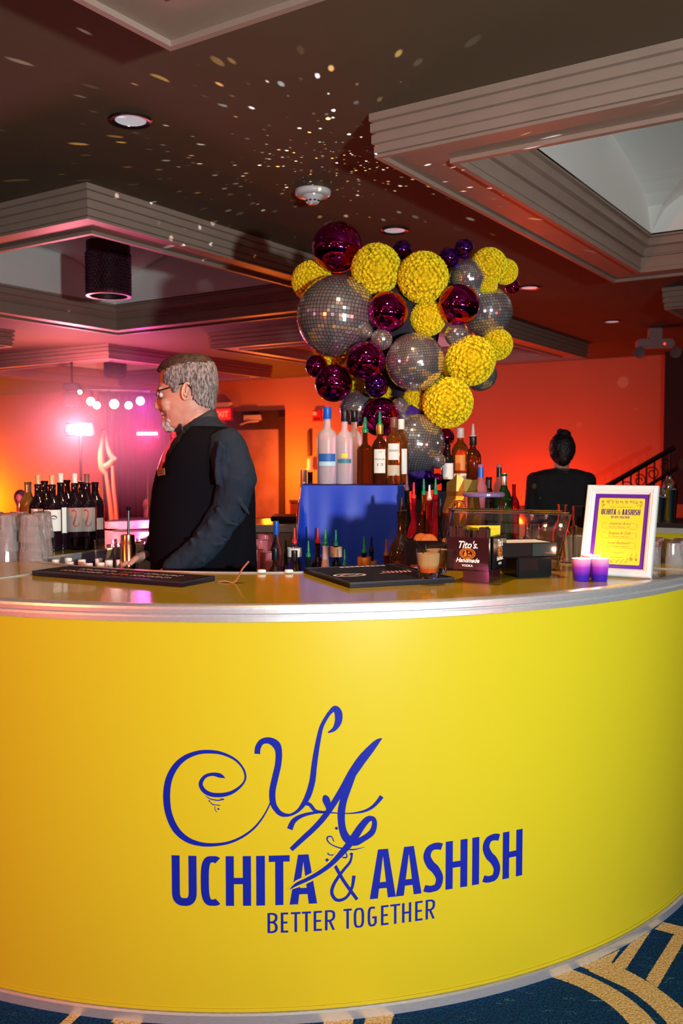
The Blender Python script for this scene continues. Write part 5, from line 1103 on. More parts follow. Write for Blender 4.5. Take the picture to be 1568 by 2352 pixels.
for px, py, lab in ((1339, 1336, 'left front purple votive candle before the picture frame'), (1381, 1336, 'right front purple votive candle before the picture frame'), (1361, 1327, 'rear purple votive candle between the two front ones')):
    p = onz(px, py, Z); t = thing('votive_candle', lab, 'candle', (p.x, p.y+.025, Z+.0006), 0, 'three lit purple votive candles')
    bm = B(); lathe(bm, [(0, 0), (.022, 0), (.0235, .003), (.0285, .066), (.0265, .066), (.0215, .008), (0, .008)], 32); obj('holder', bm, VM, t, True)
    bm = B(); lathe(bm, [(0, .009), (.0210, .009), (.0245, .050), (0, .049)], 28); obj('wax', bm, WAX, t, True)
    bm = B(); tube(bm, [(0, 0, .048), (0, 0, .055)], .0008, 6); obj('wick', bm, BLK, t)
    bm = B(); lathe(bm, [(0, .053), (.0028, .057), (.0022, .063), (0, .072)], 12); obj('flame', bm, FLM, t, True)
    lamp('candle_light', 'POINT', (p.x, p.y+.025, Z+.078), .35, (1, .5, .25), .006)
# inside well: small capped bottles and tools
gp = 'white-capped small bottles in the well behind the left mat'
for k, (px, py, d) in enumerate(((127, 1289, 3.36), (157, 1282, 3.42), (160, 1290, 3.28), (188, 1288, 3.36), (227, 1284, 3.40), (231, 1293, 3.26), (250, 1287, 3.34), (275, 1288, 3.36), (204, 1296, 3.24))):
    p = at(px, py, d); 
    t = bottle((p.x, p.y, .8005), min(p.z-.8, .262), .028, 'beer', ('dark', 'green', 'dark', 'wine', 'dark', 'dark', 'green', 'pink', 'green')[k], 'small bottle with white cap in the well, %s' % ('leftmost', 'second from the left, rear', 'second from the left, front', 'third from the left', 'rear of the middle pair', 'front of the middle pair', 'green one right of centre', 'rightmost, near the hand', 'lowest one at the rim')[k], cap='white', group=gp, name='small_bottle')
p = at(254, 1239, 3.42); t = thing('mixing_glass', 'tilted clear mixing glass left of the bartender\'s hand', 'glass', (p.x, p.y, .8)); bm = B(); lathe(bm, cup(.032, .042, p.z-.8), 24, M=Matrix.Rotation(-.06, 4, 'Y')); obj('glass_wall', bm, GLASS, t, True); bm = B(); lathe(bm, [(0, .01), (.028, .01), (.030, .08), (0, .08)], 20); obj('ice_water', bm, ACRYL, t, True)
p = at(293, 1228, 3.35); t = thing('copper_jigger', 'tall copper shaker with a muddler sticking out near the hand', 'shaker', (p.x, p.y, .8)); H = p.z-.8
bm = B(); lathe(bm, [(0, 0), (.024, 0), (.029, H*.9), (.026, H*.92), (.024, H), (.022, H), (.022, H*.9), (0, .02)], 24); obj('copper_body', bm, COPPER, t, True); bm = B(); tube(bm, [(0, 0, H*.4), (0.004, 0, H+.09)], [.006, .004], 8); ball(bm, (0.004, 0, H+.095), .009, 10, 8); obj('muddler', bm, BLK, t)
for k, (px, yt, d) in enumerate(((266, 1252, 3.9), (312, 1240, 3.95), (332, 1246, 3.85))):
    p = at(px, yt, d); t = thing('clear_glass', 'clear pink-lit glass in the well, %s' % ('behind the mixing glass', 'right of the copper shaker', 'at the bartender\'s sleeve')[k], 'glass', (p.x, p.y, TZ)); bm = B(); lathe(bm, cup(.03, .037, p.z-TZ), 20); obj('glass_wall', bm, GLASS, t, True); bm = B(); lathe(bm, [(.036, p.z-TZ-.004), (.039, p.z-TZ), (.036, p.z-TZ+.002)], 20); obj('rim', bm, GLASS, t, True)
wl_ = thing('well_table', 'low steel work table behind the left part of the bar opening', 'table'); obj('table_top', bbox((-.77, 3.97, TZ-.012), (.30, .34, .02)), mat('steel_shelf', (1, 1, 1)), wl_)
for a, b in ((-1, -1), (1, -1), (-1, 1), (1, 1)): obj('leg', bbox((-.77+a*.13, 3.97+b*.15, (TZ-.022)/2), (.025, .025, TZ-.022)), CHROME, wl_)
for k in range(2):
    p = onz((602, 664)[k], 1315, Z); t = thing('white_disc', ('small white plastic disc on the inner edge beside the bartender', 'small pink-lit plastic disc on the inner edge near the mat')[k], 'disc', (p.x, p.y-.02, Z+.0035)); bm = B(); lathe(bm, [(0, 0), (.014, 0), (.014, .006), (.012, .008), (0, .008)], 18); obj('disc_shell', bm, WHTLAB, t, True)

# ================================================================== PEOPLE
def remeshed(name, bm, m, voxel, parent=None, smooth=6, disp=None):
    o = obj(name, bm, m, parent, True, recalc=False)
    r = o.modifiers.new('r', 'REMESH'); r.mode = 'VOXEL'; r.voxel_size = voxel; r.use_smooth_shade = True
    if smooth: s = o.modifiers.new('s', 'SMOOTH'); s.iterations = smooth; s.factor = .5
    if disp:
        tx = bpy.data.textures.new('folds', 'CLOUDS'); tx.noise_scale = disp[1]; d = o.modifiers.new('d', 'DISPLACE'); d.texture = tx; d.strength = disp[0]; d.mid_level = .5; d.texture_coords = 'GLOBAL'
    return o
def loft(bm, secs, seg=28, e=.9, cap=True):
    """secs: (z, xfront, xback, half width, ycentre)"""
    rings = []
    for z, xf, xb, hw, yc in secs:
        cx, a = (xf+xb)/2, abs(xb-xf)/2; ring = []
        for k in range(seg):
            t = 2*PI*k/seg; c, s = math.cos(t), math.sin(t)
            ring.append(bm.verts.new((cx+a*math.copysign(abs(c)**e, c), yc+hw*math.copysign(abs(s)**e, s), z)))
        rings.append(ring)
    for A, C in zip(rings, rings[1:]):
        for k in range(seg): bm.faces.new((A[k], A[(k+1) % seg], C[(k+1) % seg], C[k]))
    if cap: bm.faces.new(rings[0]); bm.faces.new(rings[-1])
    return rings
DB = 3.42
def PX(px, d=DB): return (px-784)/FPX*d*1.0
def sec(py, x0, x1, hw, yc=DB):
    a, b = at(x0, py, yc), at(x1, py, yc); return (a.z, a.x, b.x, hw, yc)
# local frame of the bartender: origin at his feet
bx0 = at(462, 1176, DB).x
man = thing('person', 'grey-haired man with glasses, black vest and red tie behind the bar', 'person', (bx0, DB, 0))
OFF = Vector((bx0, DB, 0))
def loc_(p): return Vector(p)-OFF
def shift(bm): bmesh.ops.translate(bm, verts=bm.verts, vec=-OFF); return bm
head = [(816, 432, 448, .015), (818.5, 412, 462, .035), (824, 396, 474, .052), (833, 381, 484, .064), (846, 371, 490, .073), (860, 367, 493, .078), (876, 366, 494, .080), (888, 365, 494, .079), (895, 363.5, 493, .078), (900, 366, 492, .077), (905, 370, 491, .076), (912, 371.5, 490, .074), (922, 371, 489, .073), (932, 371, 488, .071), (941, 374, 487, .068), (946, 373.5, 486, .066), (950, 373.5, 484, .064), (954, 376.5, 482, .062), (958, 376, 480, .060), (963, 378, 476, .057), (970, 380, 468, .052), (978, 384, 450, .045), (985, 394, 430, .030)]
def head_bm(scale=1.0, grow=0.0):
    bm = B(); S_ = []
    for py, a, b, hw in head:
        z, xa, xb, h, yc = sec(py, a, b, hw); S_.append((z, xa-grow, xb+grow, h+grow, yc))
    loft(bm, S_, 32, .93); return bm
bm = head_bm()
# neck
loft(bm, [sec(930, 415, 488, .058), sec(955, 412, 491, .060), sec(985, 410, 493, .062), sec(1010, 412, 500, .07), sec(1030, 405, 515, .09)], 24, 1)
# brow, nose, lips, cheek, ear
N_ = lambda px, py, dy=0: at(px, py, DB)+Vector((0, dy, 0))
nose = [(N_(371, 902), .0065), (N_(366, 915), .0085), (N_(361.5, 927), .0105), (N_(360.5, 934), .0115), (N_(366, 938), .0095)]
for (p, r), (q, s) in zip(nose, nose[1:]): capsule(bm, p, q, r, s, 10)
for s in (-1, 1):
    ball(bm, N_(369, 936, s*.011), .0085, 12, 8); capsule(bm, N_(367, 896, s*.014), N_(374, 895, s*.052), .0085, .007, 10)
    ball(bm, N_(386, 926, s*.048), .020, 12, 8); ball(bm, N_(388, 938, s*.046), .018, 12, 8)
    # ear
    ec_ = N_(437, 903, s*.078); capsule(bm, ec_+Vector((-.008, 0, -.018)), ec_+Vector((.004, 0, .018)), .007, .010, 12)
capsule(bm, N_(375, 950, -.022), N_(374, 950, .022), .0065, .0065, 10); capsule(bm, N_(377, 958, -.018), N_(377, 958, .018), .0065, .0065, 10)
ball(bm, N_(384, 973), .020, 14, 10)
# torso core, legs, arms and hands all in the one body surface
loft(bm, [sec(1010, 405, 540, .12), sec(1060, 380, 560, .15), sec(1180, 365, 565, .15), sec(1330, 372, 565, .15)], 24, .9)
hipz = at(460, 1330, DB).z
for s in (-1, 1):
    hp = Vector((bx0+.02, DB+s*.10, .98)); kn = Vector((bx0-.01, DB+s*.11, .52)); an = Vector((bx0+.02, DB+s*.11, .10))
    capsule(bm, hp, kn, .085, .058, 14); capsule(bm, kn, an, .055, .038, 14); capsule(bm, an+Vector((.02, 0, -.05)), an+Vector((-.16, 0, -.06)), .035, .03, 12)
ns, ne, nw = at(520, 1028, DB-.19), at(540, 1175, DB-.20), at(392, 1306, DB-.22)
fs, fe, fw_ = at(470, 1035, DB+.19), at(395, 1190, DB+.20), at(338, 1270, DB+.02)
for a, b, ra, rb in ((ns, ne, .046, .038), (ne, nw, .038, .026), (fs, fe, .046, .038), (fe, fw_, .038, .026)): capsule(bm, a, b, ra, rb, 14)
def hand(bm, wrist, knuck, down, side, curl=1.0):
    """wrist -> knuckle direction, fingers bend towards down; side = thumb side"""
    ax = (knuck-wrist).normalized(); sd_ = side.normalized(); L = (knuck-wrist).length
    for k in range(4):
        o_ = sd_*(.026-.0175*k); capsule(bm, wrist+o_*.6, knuck+o_, .016, .0125, 10)
    for k, l in enumerate((.075, .084, .078, .060)):
        o_ = sd_*(.027-.018*k); p = knuck+o_; d1 = (ax*.75+down*.45*curl).normalized(); d2 = (ax*.2+down*curl).normalized(); d3 = (down-ax*.35*curl).normalized()
        q = p+d1*l*.45; r = q+d2*l*.32; t = r+d3*l*.25
        for a, b, ra, rb in ((p, q, .0095, .0088), (q, r, .0088, .0080), (r, t, .0080, .0068)): capsule(bm, a, b, ra, rb, 10)
    p = wrist.lerp(knuck, .35)+sd_*.026; q = p+(ax*.5+sd_*.7+down*.2).normalized()*.038; r = q+(ax*.8+down*.5).normalized()*.030
    capsule(bm, p, q, .0130, .0105, 10); capsule(bm, q, r, .0105, .0085, 10)
hw_ = at(334, 1276, DB+.0); hk_ = at(308, 1284, DB-.04); hand(bm, hw_, hw_+(hk_-hw_).normalized()*.075, Vector((-.15, 0, -1)), Vector((.25, -.9, .25)))
hw2 = nw.copy(); hand(bm, hw2, hw2+Vector((-.070, .01, -.045)), Vector((.1, .0, -1)), Vector((0, .9, .2)))
remeshed('body', shift(bm), SKIN, .0042, man, 2)
def mbit(name, bm, m, smooth=True): return obj(name, shift(bm), m, man, smooth)
# eyes, ear detail, mouth crease
for s in (-1, 1):
    bm = B(); ball(bm, N_(374.5, 908, s*.030), .0105, 14, 10); e_ = mbit('eye', bm, mat('eye_white', (.75, .70, .68), .2))
    bm = B(); ball(bm, N_(369.8, 910, s*.031), .0048, 12, 8); obj('iris', shift(bm), mat('iris_dark', (.03, .025, .02), .2), e_, True)
    bm = B(); capsule(bm, N_(366.5, 893, s*.016), N_(372, 890, s*.048), .0028, .0022, 8); mbit('eyebrow', bm, mat('brow_grey', (.12, .10, .10), .8))
    bm = B(); ec_ = N_(437, 903, s*.086)
    tube(bm, [ec_+Vector((.019*math.cos(a)*.75+.003*math.sin(a), s*.004, .029*math.sin(a))) for a in [2*PI*k/20 for k in range(3, 19)]], .0042, 8); tube(bm, [ec_+Vector((.012*math.cos(a)*.75, s*.0035, .018*math.sin(a)+.003)) for a in [2*PI*k/16 for k in range(3, 14)]], .0034, 8)
    ball(bm, ec_+Vector((-.006, 0, -.026)), .0062, 10, 8); mbit('ear', bm, SKIN)
    bm = B(); ball(bm, ec_+Vector((-.006, s*.000, -.002)), .0062, 10, 8, sc=(.7, .6, 1.2)); mbit('ear_opening', bm, mat('ear_dark', (.16, .05, .045), .7))
    bm = B(); sx = s; tube(bm, catmull([tuple(N_(381, 935, s*.0585)), tuple(N_(387, 944, s*.0625)), tuple(N_(391, 955, s*.0600)), tuple(N_(390, 963, s*.055))], 5), [.0013]*16, 6); mbit('smile_line', bm, mat('skin_crease', (.36, .12, .10), .6))
bm = B(); tube(bm, catmull([tuple(N_(389, 953, -.042)), tuple(N_(377, 955, -.026)), tuple(N_(372.5, 954.5, 0)), tuple(N_(377, 955, .026)), tuple(N_(389, 953, .042))], 6), .0022, 6); mbit('mouth_line', bm, mat('mouth_dark', (.22, .04, .04), .5))
bm = B(); ball(bm, N_(365.5, 938, -.008), .0028, 8, 6); ball(bm, N_(365.5, 938, .008), .0028, 8, 6); mbit('nostril', bm, mat('ear_dark', (1, 1, 1)))
# goatee, moustache
def gmat():
    m = mat('hair_grey', (.30, .28, .30), .8, col2=(.05, .045, .05), noise_scale=170, bump=.8, mapscale=(1, 1, .35)); return m
BEARD = mat('beard_white', (.72, .69, .72), .8, col2=(.48, .44, .46), noise_scale=260, bump=.8, mapscale=(1, 1, .3))
bm = B()
for px, py, r, dy in ((383, 966, .016, 0), (383, 975, .020, 0), (388, 981, .020, 0), (392, 973, .019, .016), (392, 973, .019, -.016), (394, 965, .014, .030), (394, 965, .014, -.030), (396, 982, .016, .01), (396, 982, .016, -.01)): ball(bm, N_(px, py, dy), r, 12, 8)
g_ = remeshed('goatee', shift(bm), BEARD, .0028, man, 3, (.004, .006))
bm = B(); capsule(bm, N_(370.5, 944.5, 0), N_(377, 946, -.026), .0055, .004, 8); capsule(bm, N_(370.5, 944.5, 0), N_(377, 946, .026), .0055, .004, 8); capsule(bm, N_(377, 946, .026), N_(388, 958, .040), .004, .0032, 8); capsule(bm, N_(377, 946, -.026), N_(388, 958, -.040), .004, .0032, 8)
mbit('moustache', bm, mat('moustache_grey', (.30, .22, .22), .8, bump=.8, noise_scale=220))
# hair: shell over the skull, cut along the hairline
bm = head_bm(grow=.0055); bmesh.ops.subdivide_edges(bm, edges=bm.edges[:], cuts=2, use_grid_fill=True)
HL = [(362, 846), (368, 856), (378, 852), (392, 848), (388, 858), (383, 872), (387, 884), (399, 888), (404, 897), (411, 906), (417, 896), (422, 884), (445, 882), (449, 905), (452, 922), (466, 932), (480, 938), (500, 942), (510, 700), (355, 700)]
def inpoly(x, y, P):
    c = False
    for (x0, y0), (x1, y1) in zip(P, P[1:]+P[:1]):
        if (y0 > y) != (y1 > y) and x < (x1-x0)*(y-y0)/(y1-y0)+x0: c = not c
    return c
def proj(p):
    d = Vector((0, math.cos(TH), -math.sin(TH))); u = Vector((0, math.sin(TH), math.cos(TH))); q = p-Vector((0, 0, CH)); k = q.dot(d); return 784+FPX*q.x/k, 1176-FPX*q.dot(u)/k
dl = []
for f in bm.faces:
    c = f.calc_center_median(); px, py = proj(Vector((c.x, DB, c.z)))
    if not inpoly(px, py, HL): dl.append(f)
bmesh.ops.delete(bm, geom=dl, context='FACES')
hm = gmat(); tx = bpy.data.textures.new('hair_n', 'CLOUDS'); tx.noise_scale = .012
bt2 = bm.copy()
def above(f):
    c = f.calc_center_median(); px, py = proj(Vector((c.x, DB, c.z))); return py < (862-(px-362)*.36 if px < 420 else 841-(px-420)*.10) or (c.z > at(400, 834, DB).z)
bmesh.ops.delete(bm, geom=[f for f in bm.faces if above(f)], context='FACES'); bmesh.ops.delete(bt2, geom=[f for f in bt2.faces if not above(f)], context='FACES')
for nm_, b2, m2_ in (('hair', bm, hm), ('top_hair', bt2, mat('hair_brown', (.060, .030, .024), .6, col2=(.02, .010, .009), noise_scale=120, bump=.8, mapscale=(.3, 1, 1)))):
    hs = obj(nm_, shift(b2), m2_, man, True, recalc=False); md = hs.modifiers.new('s', 'SOLIDIFY'); md.thickness = .006; md.offset = -1
    d_ = hs.modifiers.new('d', 'DISPLACE'); d_.texture = tx; d_.strength = .004; d_.mid_level = .4
# glasses
GM = mat('glasses_frame', (.03, .015, .02), .3, .6)
gl = bpy.data.objects.new('glasses', None); COL.objects.link(gl); gl.parent = man; gl.matrix_parent_inverse = Matrix.Identity(4)
for s in (-1, 1):
    bm = B(); tube(bm, [N_(369, 901, s*.060), N_(395, 895, s*.076), N_(425, 886.5, s*.086), N_(436, 885, s*.088), N_(448, 896, s*.084), N_(453, 905, s*.080)], .0024, 6); obj('temple', shift(bm), GM, gl)
    bm = B(); c = N_(365.5, 908.5, s*.033); tube(bm, [c+Vector((.004*math.cos(a)*math.cos(a), .024*math.cos(a), .017*math.sin(a))) for a in [2*PI*k/20 for k in range(21)]], .0018, 6); obj('rim', shift(bm), CHROME, gl)
    bm = B(); ball(bm, c, .0235, 16, 8, sc=(.06, 1, .70)); obj('lens', shift(bm), GLASS, gl, True)
bm = B(); tube(bm, [N_(364, 905, -.011), N_(362.5, 903, 0), N_(364, 905, .011)], .0014, 6); obj('bridge', shift(bm), GM, gl)
# shirt: torso + sleeves
TOR = [(958, 440, 501, .064), (970, 432, 510, .082), (984, 421, 525, .120), (1000, 408, 543, .158), (1020, 394, 558, .185), (1045, 380, 569, .20), (1080, 368, 577, .205), (1120, 358, 580, .20), (1160, 353, 582, .195), (1210, 350, 582, .195), (1270, 352, 584, .195), (1335, 356, 586, .19)]
bm = B(); T_ = [sec(*q) for q in TOR]; T_.append((.95, T_[-1][1], T_[-1][2], .19, DB)); loft(bm, [(z, a+.006, b-.002, h-.004, y) for z, a, b, h, y in T_], 32, .88)
for a, b, ra, rb in ((ns+Vector((.0, .02, 0)), at(545, 1100, DB-.21), .070, .068), (at(545, 1100, DB-.21), ne+Vector((-.02, 0, .01)), .068, .062), (ne+Vector((-.02, 0, .01)), at(470, 1255, DB-.22), .062, .056), (at(470, 1255, DB-.22), nw+Vector((.01, 0, -.0)), .056, .040),
                     (fs, fe, .068, .056), (fe, fw_+Vector((.02, 0, .005)), .056, .038)): capsule(bm, a, b, ra, rb, 18)
# sleeve fold ridges
for P, r in (([(505, 1020), (497, 1060), (500, 1110)], .010), ([(515, 1030), (512, 1080), (522, 1120)], .009), ([(530, 1120), (560, 1165), (572, 1180)], .008), ([(500, 1170), (520, 1200), (545, 1205)], .010), ([(455, 1225), (480, 1250), (510, 1250)], .010), ([(440, 1240), (450, 1275), (470, 1290)], .009), ([(480, 1200), (490, 1230), (520, 1240)], .009)):
    pts = [at(a, b, DB-.262) for a, b in P]
    for a, b in zip(pts, pts[1:]): capsule(bm, a, b, r, r*.8, 8)
remeshed('shirt', shift(bm), SHIRT, .0055, man, 4, (.012, .05))
bm = B(); collar = []
for k in range(25):
    t = PI*.10+2*PI*.90*k/24; ca, sa = math.cos(t), math.sin(t); c = at(453, 975, DB)   # opening at the throat (front = -x)
    front = (1-math.cos(t-PI+PI))/2
    x_ = c.x+.066*math.cos(t); y_ = DB+.064*math.sin(t); lowz = at(453, 1002 if math.cos(t) < 0 else 958, DB).z; f_ = (1-math.cos(t))/2
    zl = at(0, 962*(1-f_)+1012*f_, DB).z; zh = at(0, 938*(1-f_)+984*f_, DB).z
    collar.append(((c.x+.010*(1-f_)-.004*f_+.064*ca, y_, zh), (c.x+.012*(1-f_)-.01*f_+.076*ca, DB+.078*math.sin(t), zl)))
prev = None
for k in range(25):
    t = 2*PI*k/24; f_ = (1-math.cos(t))/2; ca, sa = math.cos(t), math.sin(t)
    hi = at(453, 938*(1-f_)+992*f_, DB); lo = at(455, 968*(1-f_)+1020*f_, DB)
    v = (bm.verts.new((hi.x+.066*ca-.004*f_, DB+.064*sa, hi.z)), bm.verts.new((lo.x+.080*ca-.002*f_, DB+.082*sa, lo.z)))
    if prev: bm.faces.new((prev[0], prev[1], v[1], v[0]))
    prev = v
co = obj('collar', shift(bm), mat('collar_cloth', (.022, .028, .045), .7), man, True); md = co.modifiers.new('s', 'SOLIDIFY'); md.thickness = .005
for s in (-1, 1):
    bm = B(); P = [at(404, 990, DB)+Vector((0, s*.012, 0)), at(425, 975, DB)+Vector((0, s*.070, 0)), at(432, 1000, DB)+Vector((0, s*.085, 0)), at(416, 1032, DB)+Vector((-.005, s*.062, 0))]; bm.faces.new([bm.verts.new(p) for p in P]); q = obj('collar_wing', shift(bm), mat('collar_cloth', (1, 1, 1)), man); md = q.modifiers.new('s', 'SOLIDIFY'); md.thickness = .005
# vest: open V in front
bm = B(); VS = [sec(y, a-1.5, b+1, h+.006) for y, a, b, h in TOR[2:]]; VS.append((.99, VS[-1][1], VS[-1][2], .196, DB)); loft(bm, VS, 48, .88, cap=False)
bmesh.ops.subdivide_edges(bm, edges=bm.edges[:], cuts=1, use_grid_fill=True)
dl = []
for f in bm.faces:
    c = f.calc_center_median(); zt_ = at(0, 1008, DB).z; zb_ = at(0, 1082, DB).z
    fz = (c.z-zb_)/(zt_-zb_)
    if c.z > zb_ and c.x < at(386+50*fz, 1000, DB).x: dl.append(f)
bmesh.ops.delete(bm, geom=dl, context='FACES'); ve = obj('vest', shift(bm), VEST, man, True); md = ve.modifiers.new('s', 'SOLIDIFY'); md.thickness = .006; md.offset = .5
# tie
bm = B(); TIE = mat('red_tie', (.62, .015, .05), .35, sheen=.2)
def shirt_front(py, dy):
    ys = [q[0] for q in TOR]; k = max(0, min(len(ys)-2, sum(1 for y in ys if y <= py)-1)); f = (py-ys[k])/(ys[k+1]-ys[k]); q = [TOR[k][i]*(1-f)+TOR[k+1][i]*f for i in range(4)]
    z, xa, xb, hw, yc = sec(py, q[1], q[2], q[3]); ss = min(.98, abs(dy)/hw)**(1/.88); c = math.sqrt(max(0, 1-ss*ss))**.88; return Vector(((xa+xb)/2-(xb-xa)/2*c-.006, DB+dy, z))
prev = None
for py, w0, w1 in catmull([(1003, -.100, -.040), (1016, -.098, -.048), (1035, -.118, -.040), (1055, -.135, -.040), (1085, -.150, -.040), (1110, -.150, -.040)], 4):
    v = [bm.verts.new(shirt_front(py, w0+(w1-w0)*k/4)) for k in range(5)]
    if prev: [bm.faces.new((prev[k], prev[k+1], v[k+1], v[k])) for k in range(4)]
    prev = v
ti = obj('tie', shift(bm), TIE, man, True); md = ti.modifiers.new('s', 'SOLIDIFY'); md.thickness = .005
bm = B(); ball(bm, shirt_front(1004, -.07), .020, 12, 8, sc=(.6, 1, 1.0)); obj('tie_knot', shift(bm), TIE, man, True)
c = shirt_front(1083, -.165)+Vector((-.012, -.016, 0)); bm = B(); box(bm, (0, 0, 0), (.040, .004, .024)); bt_ = obj('name_tag', bm, mat('name_tag_bronze', (.34, .13, .05), .35, .4), man); bt_.location = c-OFF; bt_.rotation_euler = (0, -.12, -.75)
for k in range(2): bm = B(); box(bm, (0, -.0025, .004-k*.008), (.026-.006*k, .0006, .003)); q = obj('tag_print', bm, mat('tag_ink', (.06, .02, .02), .6), bt_)
# trousers, shoes
bm = B(); TRS = mat('black_trousers', (.010, .010, .012), .8); loft(bm, [(.99, bx0-.16, bx0+.19, .18, DB), (.86, bx0-.13, bx0+.17, .19, DB)], 24, .9)
for s in (-1, 1): hp = Vector((bx0+.02, DB+s*.10, .90)); kn = Vector((bx0-.01, DB+s*.11, .52)); an = Vector((bx0+.02, DB+s*.11, .12)); capsule(bm, hp, kn, .105, .078, 16); capsule(bm, kn, an, .078, .062, 16)
remeshed('trousers', shift(bm), TRS, .012, man, 4)
for s in (-1, 1): bm = B(); capsule(bm, Vector((.05, s*.11, .048)), Vector((-.16, s*.11, .042)), .047, .042, 14); obj('shoe', bm, BLK, man, True)

# second person: back view in black jacket
WD = 6.6; wx = at(1287, 1176, WD).x
wo = thing('person', 'person with dark hair in a bun and black jacket, seen from behind beyond the bar', 'person', (wx, WD, 0)); WO = Vector((wx, WD, 0))
def wl2(px, py, dy=0): return at(px, py, WD)+Vector((0, dy, 0))-WO
bm = B(); hc = wl2(1290, 1034); ball(bm, hc, .085, 20, 14, sc=(.92, 1.05, 1.25)); capsule(bm, hc+Vector((0, .02, -.06)), hc+Vector((0, .01, -.20)), .052, .060, 14)
sh = wl2(1285, 1100).z; loft(bm, [(sh-.02, -.16, .16, .085, 0), (sh-.3, -.15, .15, .1, 0), (.95, -.14, .14, .1, 0)], 20, .9)
for s in (-1, 1):
    capsule(bm, Vector((s*.17, 0, sh-.04)), Vector((s*.20, -.02, sh-.33)), .045, .036, 12); el_ = Vector((s*.20, -.02, sh-.33)); wr_ = Vector((s*.13, .20, sh-.44)); capsule(bm, el_, wr_, .034, .024, 12); hand(bm, wr_, wr_+Vector((-s*.03, .07, -.01)), Vector((0, .2, -1)), Vector((-s, 0, .3)))
    capsule(bm, Vector((s*.09, 0, .95)), Vector((s*.09, 0, .5)), .08, .055, 12); capsule(bm, Vector((s*.09, 0, .5)), Vector((s*.09, .01, .1)), .052, .036, 12); capsule(bm, Vector((s*.09, 0, .045)), Vector((s*.09, .15, .035)), .035, .03, 10)
ball(bm, hc+Vector((.083, .01, -.01)), .016, 10, 8, sc=(.5, 1, 1.6)); ball(bm, hc+Vector((0, .092, -.02)), .014, 10, 8)
remeshed('body', bm, SKIN, .009, wo, 2)
HB = mat('hair_black', (.008, .005, .005), .5, bump=.8, noise_scale=60)
bm = B(); ball(bm, hc+Vector((0, -.012, .012)), .098, 20, 14, sc=(.95, .98, 1.18)); ball(bm, hc+Vector((0, -.05, -.06)), .055, 14, 10); ball(bm, wl2(1293, 999, -.02), .046, 16, 12, sc=(1.05, 1, .9)); ball(bm, wl2(1284, 992, -.02), .024, 12, 8); ball(bm, wl2(1302, 996, -.03), .022, 12, 8)
remeshed('hair', bm, HB, .008, wo, 2, (.012, .02))
bm = B(); JK = mat('black_jacket', (.007, .007, .009), .85)
loft(bm, [(wl2(0, 1076).z, -.07, .07, .075, 0), (wl2(0, 1081).z, -.15, .15, .095, 0), (wl2(0, 1090).z, -.215, .215, .115, 0), (wl2(0, 1110).z, -.235, .235, .13, 0), (wl2(0, 1160).z, -.225, .225, .13, 0), (wl2(0, 1240).z, -.20, .20, .12, 0), (.86, -.21, .21, .13, 0)], 28, .85)
for s in (-1, 1):
    q = wl2(1285, 1092).z; capsule(bm, Vector((s*.185, 0, q-.035)), Vector((s*.215, -.02, q-.32)), .062, .052, 14); capsule(bm, Vector((s*.215, -.02, q-.32)), Vector((s*.14, .18, q-.42)), .050, .034, 14)
remeshed('jacket', bm, JK, .009, wo, 3, (.012, .06))
bm = B(); loft(bm, [(.95, -.17, .17, .12, 0), (.75, -.17, .17, .12, 0)], 20, .9)
for s in (-1, 1): capsule(bm, Vector((s*.09, 0, .85)), Vector((s*.09, 0, .12)), .10, .06, 14)
remeshed('trousers', bm, TRS, .014, wo, 3)
bm = B(); tube(bm, [wl2(1270, 1074, -.075), wl2(1285, 1079, -.09), wl2(1300, 1078, -.085)], .006, 6); obj('collar_edge', bm, mat('collar_edge', (.10, .07, .06), .6), wo)

